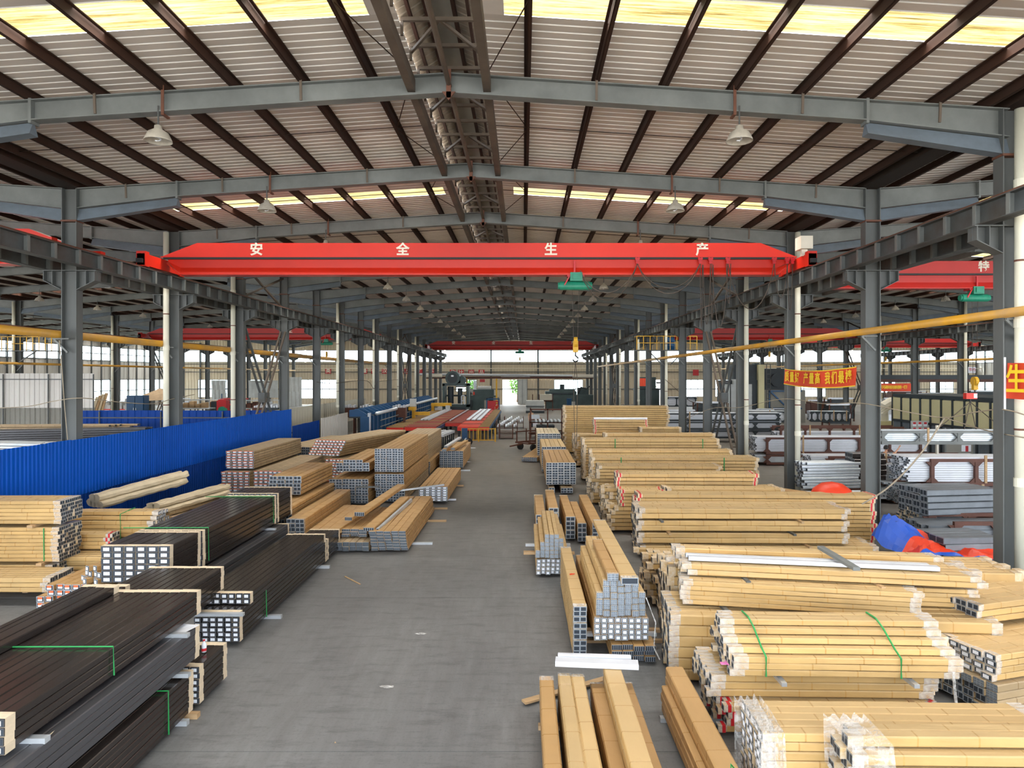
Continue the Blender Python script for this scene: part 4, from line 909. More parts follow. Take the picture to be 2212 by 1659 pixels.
# pale bundles leaning along the blue fence
def crumpled(lab, a, b, w, h, m='paper_pale', n=14):
    a, b = Vector(a), Vector(b); d = b-a; L = d.length; rz = math.atan2(d.y, d.x); ry = -math.asin(d.z/L); t = thing('crumpled_bundle', lab, 'wrapped bundle', a, 0, 'crumpled paper bundles by the blue fence'); t.rotation_euler = (0, ry, rz)
    for s, (oy, oz) in enumerate(((-.9, 0), (-.3, .02), (.3, 0), (.85, .03), (-.5, .5), (.2, .52))):
        k = MB(); rd = random.Random(s+int(L*10)); r = w*.34; y0 = oy*w*.62; e0 = rd.uniform(-.25, .1)
        for i in range(n+1):
            x = (L+e0)*i/n; dy = rd.uniform(-.02, .02); dz = rd.uniform(-.012, .012)
            for q in range(8):
                an = q*math.pi/4+.39; cx, cz = math.cos(an), math.sin(an); f = 1/max(abs(cx), abs(cz))**.6; k.v.append((x + (rd.uniform(-.08, .02) if i == n else 0), y0+dy+cx*f*r*rd.uniform(.86, 1.1), h*.35+oz*h+dz+cz*f*h*.3*rd.uniform(.82, 1.1)))
        for i in range(n):
            for q in range(8): p = i*8+q; r_ = i*8+(q+1) % 8; k.f.append((p, r_, r_+8, p+8)); k.m.append(0)
        k.f.append(tuple(range(8))); k.f.append(tuple(n*8+q for q in reversed(range(8)))); k.m += [0, 0]
        k.build('wrapped_roll', M[m], t)
crumpled('pale crumpled paper bundle leaning up against the blue fence', G(205, 1098, 1.0), G(405, 1042, 1.3), .4, .36)
crumpled('pale wrapped bundle lying below the leaning one at the blue fence', G(330, 1112, .75), G(490, 1066, .85), .42, .3)
crumpled('dusty wrapped bundle lowest by the blue fence', G(345, 1128, .5), G(500, 1084, .45), .5, .3, 'paper_old')
stack(label='dusty wrapped profile on the floor along the blue fence', group='the dusty row along the blue fence', org=(-9.3, 17.6, .08), yaw=R(93), L=5.2, cols=9, rows=4, w=.15, h=.11, m=M['paper_old'], end='one', film=0, indiv='shell', rotj=.01, far=True, **WP)
# ================================================================ wrapped profiles left of the aisle, further back
def ls(label, group, X1, Y0, z0, L, cols, rows, w, h, m='paper_b', end='two', film=0, lab=None, indiv='both', **kw):
    yaw = kw.pop('yaw', P90); stack(label=label, group=group, org=(X1, Y0, z0), yaw=yaw, L=L, cols=cols, rows=rows, w=w, h=h, m=M[m], end=end, film=film, lab=lab, indiv=indiv, **kw, **WP)
ls('grey-brown profile with a red and white end label in the high stack by the fence', 'the upper labelled stack by the fence', -10.5, 26.3, 1.2, 5.6, 5, 7, .22, .1, 'paper_old', lab='orange', indiv='all')
ls('profile with a red and white end label in the low stack by the fence', 'the lower labelled stack by the fence', -10.55, 26.0, .15, 5.6, 5, 9, .22, .11, 'paper_old', lab='orange')
ls('grey wrapped profile behind the brown boxes by the fence', 'the grey wrapped stack by the fence', -9.0, 25.2, .2, 5.2, 6, 9, .18, .12, 'paper_old', lab='orange', indiv='shell')
ls('brown wrapped box profile on the stack right behind the tall black one', 'the brown boxes behind the tall black stack', -7.25, 22.0, .95, 3.6, 4, 5, .26, .12, 'paper_b', indiv='all')
ls('brown wrapped profile low beside the brown boxes', 'the low brown row behind the black stack', -7.0, 20.4, .1, 5.0, 5, 6, .2, .13, 'paper_b')
ls('long golden brown wrapped box running beside the low brown row', 'the golden box row', -6.3, 19.4, .1, 5.2, 2, 5, .26, .12, 'paper_b', film=.1)
ls('brown wrapped profile on the floor behind the low black stack', 'the floor row behind the low black stack', -5.2, 18.8, .08, 4.6, 4, 3, .26, .09, 'paper_b', end='rib')
ls('brown profile with open ribbed end low by the aisle edge', 'the ribbed low stack by the aisle', -4.2, 18.35, .06, 3.2, 5, 2, .18, .12, 'paper_old', end='rib', indiv='all')
ls('brown profile with open ribbed end on the second low tier by the aisle', 'the second ribbed tier by the aisle', -4.35, 18.8, .34, 3.2, 3, 3, .24, .07, 'paper_b', end='rib', indiv='all')
ls('brown wrapped profile fanned out at the aisle edge', 'the fanned stack at the aisle edge', -3.15, 18.4, .06, 5.4, 5, 7, .2, .075, 'paper_b', end='rib', indiv='all', lean=.012, rotj=.006)
ls('brown wrapped profile of the neat flat stack by the aisle', 'the flat stack by the aisle', -2.85, 25.3, .12, 5.4, 5, 6, .215, .09, 'paper_b', indiv='all', lab='white')
ls('brown wrapped profile in the lower tier of the big stack left of the aisle', 'the lower tier of the big left stack', -4.5, 25.4, .5, 6.6, 5, 7, .22, .09, 'paper_b', indiv='both')
ls('brown wrapped profile in the upper tier of the big stack left of the aisle', 'the upper tier of the big left stack', -4.55, 25.6, 1.18, 6.6, 5, 10, .22, .088, 'paper_b', indiv='both')
ls('brown wrapped profile under the big stack left of the aisle', 'the bottom tier of the big left stack', -4.5, 25.6, .06, 6.4, 5, 4, .22, .1, 'paper_old', indiv='both')
ls('brown wrapped profile beside the big stack with dark ends', 'the dark ended tier beside the big left stack', -5.75, 25.0, .1, 5.5, 6, 9, .24, .1, 'paper_b', end='one', indiv='shell')
ls('brown wrapped profile in the small upper group beside the big stack', 'the small upper group beside the big left stack', -5.85, 25.6, 1.2, 4.0, 5, 4, .25, .11, 'paper_b', indiv='all', start=[(0, 5), (0, 5), (0, 5), (1, 4)])
ls('bare brown profile leaning in the tilted pile with red and white ends', 'the upper tilted pile', -8.2, 30.0, 1.25, 6.2, 9, 6, .17, .12, 'paper_old', lab='orange', yaw=R(75), lean=-.07, indiv='shell')
ls('bare brown profile in the lower part of the tilted pile', 'the lower tilted pile', -7.7, 29.5, .1, 6.2, 8, 9, .17, .12, 'paper_old', lab='orange', yaw=R(77), lean=-.04, indiv='shell')
ls('brown wrapped profile in the dusty pile behind the labelled stacks', 'the dusty pile by the low blue fence', -10.3, 32.5, .2, 6.5, 8, 10, .2, .12, 'paper_old', indiv='shell', yaw=R(84))
ls('brown wrapped profile in the pile behind the big left stack', 'the pile behind the big left stack', -4.7, 32.6, .1, 6.0, 7, 16, .2, .11, 'paper_old', indiv='shell')
ls('thin brown profile in the small stack across from the trolley', 'the small stack before the trolley', -3.1, 34.6, .1, 5.0, 6, 8, .2, .11, 'paper_b', end='cells', indiv='both')
ls('thin brown profile in the narrow stack left of the small stack', 'the narrow stack before the trolley', -4.5, 32.5, .1, 4.0, 3, 6, .18, .1, 'paper_b', end='cells', indiv='all')
def loose(lab, a, b, w, h, m, end='rib', film=0, grp='loose profiles lying askew on the stacks'):
    a, b = Vector(a), Vector(b); d = b-a; L = d.length; o = obj('loose_profile', body_mesh(L, w, h, M[m], 4, .002, 0), None, a); o.rotation_euler = (0, -math.asin(d.z/L), math.atan2(d.y, d.x)); tag(o, lab, 'profile', grp)
    if end: obj('cut_end', end_mesh(w, h, end), o)
    if film: s_ = sleeve_mesh(w, h, film, .003, M['film']); obj('film_wrap', s_, o, (-.006, 0, 0)); obj('film_wrap', s_, o, (L-film+.006, 0, 0))
    return o
loose('wide brown wrapped box lying askew on the left stacks', (-4.55, 19.3, .8), (-4.1, 23.4, .95), .3, .12, 'paper_b')
loose('brown wrapped box next to the wide askew one', (-4.85, 19.1, .72), (-4.45, 22.6, .8), .22, .1, 'paper_b')
loose('brown wrapped box askew with a silver edge above the ribbed stack', (-4.1, 18.5, .56), (-3.85, 22.7, .66), .3, .1, 'paper_b')
loose('bare silver strip along the askew brown box', (-3.98, 18.6, .5), (-3.72, 22.6, .6), .09, .12, 'alu', 'one')
loose('brown wrapped box lying crosswise low on the left stacks', (-5.1, 18.5, .5), (-4.7, 22.2, .55), .2, .1, 'paper_b')
loose('white aluminium bar on top of the small stack before the trolley', (-3.9, 34.5, 1.15), (-3.5, 38.0, 1.3), .18, .1, 'alu_white', 'cells')
loose('brown wrapped bar on top of the small stack before the trolley', (-3.5, 34.4, 1.05), (-3.1, 37.8, 1.12), .22, .12, 'paper_b', 'cells')
loose('short silver bar end on the small stack before the trolley', (-3.9, 34.2, .98), (-3.8, 36.0, .98), .25, .14, 'paper_b', 'cells')
for i, (x0, x1, y, z) in enumerate(((-5, -2.75, 24.4, .03), (-4.5, -2.6, 19.3, .03), (-4.5, -2.55, 22.3, .03), (-4.0, -2.6, 26.0, .06), (-4.0, -2.6, 29.3, .06), (-4.2, -2.7, 34.2, .04))): spacer((x0, y, z), (x1, y, z), f'{ordn(i)} pale spacer bar sticking out towards the aisle from the left stacks', 'alu' if i % 2 else 'wood', .09, .06)
spacer(G(770, 1020+32, 1.1), G(760, 1052, 1.1)+Vector((.9, 0, 0)), 'dark spacer between the tiers of the big left stack', 'steel_dark')
loose('loose pale grey bar lying on the flat stack by the aisle', (-4.6, 24.4, .62), (-2.95, 25.2, .72), .12, .06, 'alu', None)

# ================================================================ right of the aisle: stacks running along the aisle
RS = dict(film=.14, indiv='all')
def rs(label, group, X1, Y0, z0, L, cols, rows, w, h, m='paper_b', end='two', **kw):
    a = dict(film=.14, indiv='all', film2=True); a.update(kw); yaw = a.pop('yaw', P90); stack(label=label, group=group, org=(X1, Y0, z0), yaw=yaw, L=L, cols=cols, rows=rows, w=w, h=h, m=M[m], end=end, **a, **WP)
rs('single row of brown wrapped tubes nearest the aisle at the bottom edge', 'the outer near tube row', .42, 5.0, .06, 4.65, 1, 3, .2, .15, 'paper_b')
rs('brown wrapped box in the double row near the bottom edge', 'the near double row', .86, 4.9, .06, 4.72, 2, 3, .19, .17, 'paper', film=.1)
rs('narrow brown box left of the near double row', 'the narrow near column', .62-.14+.14, 4.9, .06, 4.8, 1, 3, .13, .15, 'paper')
rs('brown wrapped box on the raised centre of the near triple row', 'the raised centre of the near triple row', 1.38, 4.9, .42, 4.75, 1, 2, .25, .12, 'paper', film=.05)
rs('brown wrapped box in the base of the near triple row', 'the base of the near triple row', 1.55, 4.9, .06, 4.75, 3, 3, .2, .12, 'paper_b', film=.05)
rs('brown wrapped boxes piled alone beside the right piles at the bottom edge', 'the lone near column on the right', 2.3, 4.9, .06, 4.85, 1, 4, .26, .14, 'paper_b', film=0)
rs('brown box in the lower double row beside the lone near column', 'the lower half of the lone near column', 2.05, 5.5, .06, 4.1, 1, 3, .1, .12, 'paper_b', film=0, indiv='all')
rs('brown wrapped box with dark open end in the tall single column by the aisle', 'the tall single column by the aisle', 1.07, 11.45, .06, 4.0, 1, 9, .235, .095, 'paper', end='two')
rs('brown profile with hollow end in the lowest tier of the tall aisle stack', 'the lowest tier of the tall aisle stack', 2.2, 11.25, .05, 4.0, 4, 3, .185, .092, 'paper_b', end='rib', film=0)
rs('wrapped profile with white labelled end in the second tier of the tall aisle stack', 'the white tier of the tall aisle stack', 2.1, 11.35, .37, 4.0, 8, 4, .115, .092, 'paper_b', end='one', lab='white', film=.05, jit=.03, zj=.01)
rs('wrapped profile with silver ribbed end in the upper tier of the tall aisle stack', 'the upper tier of the tall aisle stack', 2.06, 11.4, .75, 3.2, 7, 6, .12, .1, 'paper', end='cells', film=.06, jit=.04, zj=.008, start=[(0, 7), (0, 7), (0, 7), (0, 7), (1, 6), (1, 6)])
rs('large wrapped box with ribbed end crowning the tall aisle stack', 'the two large boxes crowning the tall aisle stack', 1.6, 11.35, 1.36, 2.4, 1, 1, .2, .13, 'paper_b', end='cells', film=.05)
rs('longest wrapped box with a dark open end crowning the tall aisle stack', 'the longest box crowning the tall aisle stack', 1.9, 11.2, 1.36, 4.5, 1, 1, .29, .12, 'paper', end='one', film=.1)
rs('brown wrapped profile with white ends in the lower tier of the small aisle stack', 'the lower tier of the small aisle stack', 1.09, 16.1, .08, 2.7, 7, 4, .114, .092, 'paper', end='one', lab='white', film=.05, lean=-.006)
rs('brown wrapped profile with white ends in the upper tier of the small aisle stack', 'the upper tier of the small aisle stack', 1.06, 16.0, .5, 2.9, 7, 6, .112, .092, 'paper', end='cells', film=.05, start=[(0, 7), (0, 7), (1, 6), (1, 6), (1, 5), (2, 5)])
for i, (x, y, z0, L, n, w) in enumerate(((.66, 19.9, .08, 3.4, 5, .3), (1.05, 20.2, .08, 3.3, 6, .3), (1.5, 19.6, .08, 3.6, 5, .28), (1.8, 19.3, .08, 3.4, 4, .26), (2.2, 18.7, .08, 4.6, 5, .3))):
    rs(f'brown wrapped box in the {ordn(i)} narrow column behind the small aisle stack', f'the {ordn(i)} narrow column behind the small aisle stack', x, y, z0, L, 1, n, w, .13, 'paper_b', end='two', film=.06)
rs('profile with dark open end in the big stack down the aisle edge', 'the big end-on stack down the aisle', 2.15, 27.8, .35, 5.0, 5, 9, .245, .1, 'paper_b', end='two', film=.05)
rs('profile with dark open end under the big stack down the aisle edge', 'the base of the big end-on stack', 2.0, 27.4, .06, 5.0, 4, 2, .245, .11, 'paper_old', end='two', film=0, skip=((2, 0), (2, 1)))
rs('pale wrapped profile in the stack behind the big end-on one', 'the pale stack behind the big end-on one', 2.1, 33.5, .1, 4.4, 5, 11, .24, .11, 'paper', end='two', film=0, indiv='both')
rs('wrapped profile in the silver topped stack far down the aisle edge', 'the far silver topped stack', 2.1, 38.5, .1, 4.5, 6, 12, .22, .12, 'paper_pale', end='two', film=0, indiv='both')
rs('thin profile in the small bundle lying alone in the aisle', 'the lone bundle in the aisle', .75, 37.6, .05, 5.6, 8, 3, .11, .08, 'paper_b', end='cells', film=0, yaw=R(80), indiv='both')
for i, (x0, x1, y, z, m) in enumerate(((.05, 1.2, 17.4, .46, 'alu'), (.0, 1.25, 18.3, .04, 'wood'), (.0, 1.25, 16.6, .46, 'wood'), (.95, 2.4, 11.9, .33, 'wood'), (.85, 2.6, 12.2, .02, 'wood'), (.8, 2.3, 7.7, .03, 'alu'), (.2, 1.6, 9.2, .03, 'wood'), (1.9, 3.0, 9.4, .03, 'alu'), (1.05, 2.3, 11.7, .34, 'alu'))): spacer((x0, y, z), (x1, y, z), f'{ordn(i)} spacer bar under the stacks right of the aisle', m, .09, .06)
spacer((-.0, 9.85, .05), (1.3, 10.6, .06), 'rough wooden plank lying askew before the tall single column', 'wood', .12, .03)
loose('white aluminium bar laid across the near wrapped rows', (.45, 9.62, .66), (1.62, 9.5, .66), .2, .08, 'alu_white', 'two', grp='bare bars on the near rows')
loose('second white aluminium bar laid across the near wrapped rows', (.5, 9.82, .66), (1.55, 9.74, .66), .09, .1, 'alu_white', 'one', grp='bare bars on the near rows')
strap([(2.32, 6.2, .1), (2.33, 6.6, .66), (2.18, 7.1, .72), (2.0, 6.5, .64), (1.98, 5.9, .2)], 'loose green strap over the lone near column', .012)
q = MB(); q.box(-.05, .05, -.015, .015, 0, .012); q.box(-.05, .0, -.012, .012, .012, .02); tag(q.build('utility_knife', M['tarp_o'], None, (.95, 13.2, .93), rz=.5), 'small orange utility knife on the tall single column', 'knife')
# ================================================================ right of the aisle: piles running across
def tier(label, group, A, B, z0, cols, rows, w, h, m='paper', **kw):
    """A, B: plan position of the front lower edge at its left and right end"""
    d = Vector((B[0]-A[0], B[1]-A[1])); L = d.length; yaw = math.atan2(d.y, d.x)
    a = dict(end='one', film=.16, indiv='shell', jit=.05); a.update(kw)
    stack(label=label, group=group, org=(A[0], A[1], z0), yaw=yaw, L=L, cols=cols, rows=rows, w=w, h=h, m=M[m], **a, **WP)
tier('brown wrapped profile in the stretch filmed pile at the bottom right', 'the filmed pile at the bottom right', (2.55, 7.2), (5.75, 7.12), .1, 5, 9, .15, .1, end='two', lab='white', jit=.02)
tier('brown wrapped profile in the foremost heap wrapped in clear plastic', 'the foremost plastic wrapped heap', (3.3, 6.6), (6.4, 6.55), .1, 4, 9, .14, .115, end='two', jit=.08, start=[(0, 4)]*6+[(0, 4), (1, 4), (2, 4)])
tier('brown wrapped profile low in front of the filmed pile', 'the low front layer at the bottom right', (2.9, 6.75), (3.4, 6.7), .1, 1, 4, .13, .12, end='two', jit=.06)
SS = [(0, 9), (0, 9), (0, 9), (1, 9), (2, 8), (3, 8), (4, 7)]
tier('brown wrapped profile in the heaped bundle tied with two green straps', 'the green strapped heap', (2.75, 8.95), (5.72, 8.85), .83, 9, 7, .115, .085, start=SS, jit=.06, film=.2)
tier('brown wrapped profile in the layer under the green strapped heap', 'the layer under the green strapped heap', (2.52, 9.15), (5.55, 9.08), .46, 8, 3, .12, .1, jit=.05, film=.2)
tier('brown wrapped profile with red tape in the bottom layer under the strapped heap', 'the red taped bottom layer', (2.66, 8.95), (5.5, 8.95), .08, 8, 4, .12, .09, red=True, jit=.1, film=.12)
tier('large dusty wrapped box in the low wide pile behind the strapped heap', 'the low wide box pile', (2.3, 10.55), (7.2, 10.15), .06, 6, 6, .2, .17, jit=.05)
tier('slim wrapped profile in the five-row tier above the low wide pile', 'the five-row tier above the wide pile', (2.55, 10.9), (6.05, 10.25), 1.13, 7, 5, .12, .075, jit=.03)
tier('wrapped profile beyond the right end of the five-row tier', 'the short tier right of the five-row tier', (6.2, 10.9), (7.25, 10.75), 1.1, 5, 4, .12, .075, jit=.03, indiv='shell')
tier('wrapped profile in the top tier below the white aluminium bars', 'the top tier below the white bars', (2.62, 11.15), (7.05, 10.4), 1.53, 6, 2, .16, .09, jit=.2)
tier('wrapped profile at the back of the top tier beside the white bars', 'the back row of the top tier', (2.6, 11.9), (6.9, 11.25), 1.53, 2, 3, .16, .085, jit=.1)
tier('wrapped profile low in the pile behind the low wide boxes', 'the hidden pile behind the wide boxes', (2.6, 12.0), (8.6, 11.6), .06, 7, 8, .16, .17, jit=.12, indiv='shell', far=True)
tier('wrapped profile in the pile in front of the four spaced tiers', 'the gap pile behind the white bars', (2.7, 13.9), (4.0, 13.9), .06, 5, 8, .17, .12, jit=.2, indiv='both', end='cells', far=True)
tier('wrapped profile with silver ends near the floor behind the white bars', 'the silver ended floor pile', (2.75, 15.4), (4.6, 15.2), .06, 5, 6, .16, .11, jit=.25, indiv='both', end='cells', far=True)
GP = {1: .05, 3: .05, 5: .05}
tier('wrapped profile in the wide pile of four tiers set apart by spacers', 'the four spaced tiers', (3.05, 17.7), (9.25, 17.6), .08, 5, 2, .22, .14, jit=.05)
tier('wrapped profile in the upper part of the four spaced tiers', 'the upper three of the four spaced tiers', (3.0, 17.75), (8.5, 17.65), .42, 5, 6, .22, .135, jit=.05, gaps=GP)
tier('red tipped wrapped profile behind the four spaced tiers', 'the red tipped pile behind the spaced tiers', (3.2, 19.2), (9.9, 19.0), .08, 4, 12, .16, .115, jit=.06, red=True, far=True)
tier('wrapped profile in the four-row tier behind the spaced tiers', 'the four-row tier', (4.35, 20.6), (7.9, 20.5), .9, 4, 4, .18, .12, jit=.05)
tier('red taped wrapped profile left of the four-row tier', 'the red taped group by the four-row tier', (2.95, 20.8), (4.3, 20.75), .8, 4, 5, .18, .1, red=True, indiv='both')
tier('wrapped profile low beneath the four-row tier', 'the base under the four-row tier', (2.7, 20.7), (8.2, 20.6), .08, 5, 6, .18, .12, jit=.15, end='cells', indiv='shell')
tier('wrapped profile with bright red tape at both ends in the middle pile', 'the red taped middle tier', (3.0, 21.7), (7.5, 21.6), 1.2, 4, 4, .2, .12, jit=.04, red=True)
tier('wrapped profile in the base of the red taped middle pile', 'the base of the red taped middle pile', (2.65, 22.0), (8.3, 21.9), .08, 5, 9, .2, .12, jit=.15, end='cells')
tier('wrapped profile in the short tier behind the red taped pile', 'the short tier behind the red taped pile', (2.75, 25.1), (7.3, 25.0), 1.0, 5, 4, .2, .12, jit=.05)
tier('wrapped profile in the base of the short tier behind the red taped pile', 'the base behind the red taped pile', (2.55, 25.2), (8.4, 25.1), .08, 6, 7, .2, .13, jit=.15, end='cells')
tier('wrapped profile in the wide four-row pile with a green strap', 'the wide green strapped pile', (2.7, 27.1), (9.35, 26.9), .3, 6, 10, .2, .125, jit=.05)
tier('wrapped profile in the two rows on the wide green strapped pile', 'the two rows on the wide strapped pile', (2.8, 28.7), (8.85, 28.6), 1.42, 4, 2, .2, .13, jit=.05)
tier('wrapped profile in the pile with two green straps further back', 'the farther green strapped pile', (2.72, 31.0), (9.0, 30.9), .1, 6, 14, .2, .13, jit=.05)
tier('wrapped profile in the pair of rows on the farther pile', 'the pair of rows on the farther pile', (3.9, 32.6), (9.2, 32.5), 1.75, 4, 2, .2, .15, jit=.04)
tier('wrapped profile in the tall pile with a white bar on top', 'the tall pile with the white bar', (3.75, 36.0), (6.6, 35.9), 1.7, 4, 6, .2, .13, jit=.04, red=True)
tier('wrapped profile in the short group right of the white bar pile', 'the short group right of the white bar', (6.1, 35.4), (8.25, 35.3), 1.75, 3, 3, .2, .13, jit=.04)
tier('wrapped profile in the base of the white bar pile', 'the base of the white bar pile', (2.7, 35.6), (9.0, 35.5), .1, 6, 13, .2, .127, jit=.12)
tier('wrapped profile in the tallest pile at the back of the right row', 'the tallest pile at the back', (2.5, 42.0), (9.0, 41.8), .1, 8, 23, .2, .124, jit=.08)
# bare white bars, spacers, straps on the right piles
loose('white aluminium bar lying along the top tier of the right pile', (2.75, 11.25, 1.73), (6.55, 10.62, 1.73), .14, .07, 'alu_white', 'one', grp='white bars on the right pile')
loose('second white aluminium bar lying along the top tier of the right pile', (2.75, 11.45, 1.73), (6.5, 10.82, 1.73), .12, .06, 'alu_white', 'one', grp='white bars on the right pile')
loose('silver bar on the short tier at the right end of the pile', (6.15, 11.2, 1.42), (7.2, 11.0, 1.42), .1, .04, 'alu', 'one', grp='white bars on the right pile')
loose('white bar lying on the tall far pile', (3.75, 36.1, 2.5), (6.6, 36.0, 2.5), .2, .1, 'alu_white', 'one', grp='white bars on the right pile')
loose('grey metal tube laid askew on the white bars', (5.0, 11.5, 1.86), (5.05, 10.35, 1.82), .12, .06, 'steel', 'one', grp='grey tubes on the right pile')
for i, (x, y, z, m) in enumerate(((3.2, 10.5, 1.1, 'steel_dark'), (5.3, 10.3, 1.1, 'steel'), (3.6, 10.9, 1.5, 'steel_dark'), (5.6, 10.6, 1.5, 'wood'), (3.4, 8.9, .78, 'alu'), (5.1, 8.85, .78, 'alu'), (2.9, 8.8, .42, 'wood'), (5.2, 8.8, .42, 'wood'), (3.9, 17.6, .38, 'steel_dark'), (7.4, 17.5, .38, 'wood'), (3.8, 17.6, .71, 'wood'), (7.0, 17.5, .71, 'steel_dark'), (3.6, 17.6, 1.03, 'steel_dark'), (7.2, 17.5, 1.03, 'wood'))):
    spacer((x, y-.1, z), (x, y+.9, z), f'{ordn(i)} spacer bar between the tiers of the right piles', m, .07, .05)
def heap_strap(x, y0, lab):
    strap([(x, y0-.02, .84), (x, y0-.02, 1.1), (x-.02, y0+.1, 1.18), (x-.04, y0+.35, 1.36), (x-.06, y0+.5, 1.44), (x-.07, y0+.75, 1.44)], lab, .013)
heap_strap(3.2, 8.93, 'green strap over the left end of the strapped heap'); heap_strap(4.95, 8.87, 'green strap over the right end of the strapped heap')
strap([(3.9, 26.99, .5), (3.9, 26.98, 1.56)], 'green strap on the front of the wide four-row pile', .02); strap([(8.0, 26.95, .5), (8.0, 26.93, 1.56)], 'second green strap on the front of the wide four-row pile', .02)
strap([(4.2, 30.98, .9), (4.2, 30.96, 1.93)], 'green strap on the farther pile', .02); strap([(8.2, 30.93, .9), (8.2, 30.91, 1.93)], 'second green strap on the farther pile', .02)
strap([(4.1, 10.33, 1.12), (4.35, 10.3, 1.1), (4.5, 10.25, 1.12)], 'loose green strap end on the wide box pile', .01)
# plastic film over heads of the near heaps
def filmbag(lab, c, sx, sy, sz, yaw=0, n=14):
    k = MB(); rd = random.Random(5); P = {}
    for i in range(n+1):
        for j in range(9):
            a = j/8*math.pi*2; x = i/n*sx; r = 1+.08*math.sin(i*1.7+j*2.3)+rd.uniform(-.03, .03); P[i, j % 8] = (x-.02, sy/2*(1+1.02*max(-1, min(1, 1.35*math.cos(a)))*r), sz/2*(1+1.02*max(-1, min(1, 1.35*math.sin(a)))*r))
    for i in range(n):
        for j in range(8): k.quad(P[i, j], P[i+1, j], P[i+1, (j+1) % 8], P[i, (j+1) % 8])
    tag(k.build('plastic_wrap', M['wrapfilm'], None, c, True, yaw), lab, 'plastic wrap')
filmbag('loose clear plastic bag over the left end of the foremost heap', (3.2, 6.55, .72), .42, .6, .5)
filmbag('clear stretch film around the left end of the filmed pile', (2.5, 7.16, .1), .3, .78, .93)
# stack of profiles coming in from the right edge, ends towards the aisle
tier('wrapped profile with a labelled end in the stack at the right edge', 'the labelled stack at the right edge', (6.55, 9.4), (9.6, 10.3), .55, 6, 4, .17, .09, 'paper', end='two', lab='white', indiv='both', film=.1)
tier('wrapped profile with open end in the upper group at the right edge', 'the upper open group at the right edge', (7.0, 10.4), (9.8, 11.2), .98, 5, 3, .2, .1, 'paper', end='two', indiv='both', film=.1)
tier('wrapped profile with open end at the bottom of the stack at the right edge', 'the lower open group at the right edge', (6.5, 9.3), (9.5, 10.2), .1, 7, 4, .17, .11, 'paper_old', end='cells', indiv='both', film=0)
loose('short wrapped profile end poking out near the floor at the right edge', (6.1, 10.4, .1), (7.4, 10.6, .1), .24, .14, 'paper', 'two')
# crossed brown timbers-like bundle between the piles and the racks
def bundle(lab, grp, A, B, z0, cols, rows, w, h, **kw):
    d = Vector((A[0]-B[0], A[1]-B[1])); tier(lab, grp, A, B, z0, cols, rows, w, h, **kw)
stack(label='brown wrapped square bar in the upper slanted bundle before the racks', group='the upper slanted bundle', org=(9.95, 21.2, .72), yaw=R(128), L=5.0, cols=7, rows=3, w=.14, h=.13, m=M['paper_b'], end='cells', film=0, lab=None, start=[(0, 7), (1, 6), (2, 5)], indiv='all', jit=.08, **WP)
stack(label='brown wrapped square bar in the lower slanted bundle before the racks', group='the lower slanted bundle', org=(9.95, 20.6, .1), yaw=R(132), L=5.0, cols=8, rows=4, w=.14, h=.13, m=M['paper_b'], end='cells', film=0, start=[(0, 8), (0, 8), (0, 6), (0, 3)], indiv='all', jit=.12, **WP)

# ================================================================ tarpaulin
def tarp():
    t = thing('tarpaulin', 'orange and blue tarpaulin dropped in folds behind the right piles', 'tarpaulin', (10.55, 17.3, 0)); n, m_ = 26, 16; rd = random.Random(4)
    def P(i, j):
        u, v = i/n, j/m_; x = -1.0+2.9*u+.25*math.sin(v*5); y = 1.5*(v-.45)+.2*math.sin(u*7)
        hgt = 1.15*math.exp(-((u-.16)/.17)**2)*(.35+.65*v) + .62*math.exp(-((u-.5)/.2)**2)*(.55+.45*math.sin(v*3.1)) + .3*math.exp(-((u-.8)/.14)**2); hgt *= .72+.5*abs(math.sin(u*13+v*5))*(.6+.4*math.sin(v*9+u*4))
        return (x, y, max(.015, hgt+.03*math.sin(u*31+v*23)))
    o, b, hm_ = MB(), MB(), MB()
    for i in range(n):
        for j in range(m_):
            blue = (i < 8 and j > 7) 
            (hm_ if j == 0 else b if blue else o).quad(P(i, j), P(i+1, j), P(i+1, j+1), P(i, j+1))
    o.build('orange_face', M['tarp_o'], t, smooth=True); b.build('blue_face', M['tarp_b'], t, smooth=True); hm_.build('blue_hem', M['tarp_b'], t, smooth=True)
tarp()
k = MB(); k.lathe([(0, .42), (.3, .36), (.52, .2), (.6, 0)], n=14); tag(k.build('tarpaulin_bundle', M['tarp_o'], None, (XA(1797, 19.9), 19.9, 1.28), True), 'small orange tarpaulin lump poking up behind the right pile', 'tarpaulin')

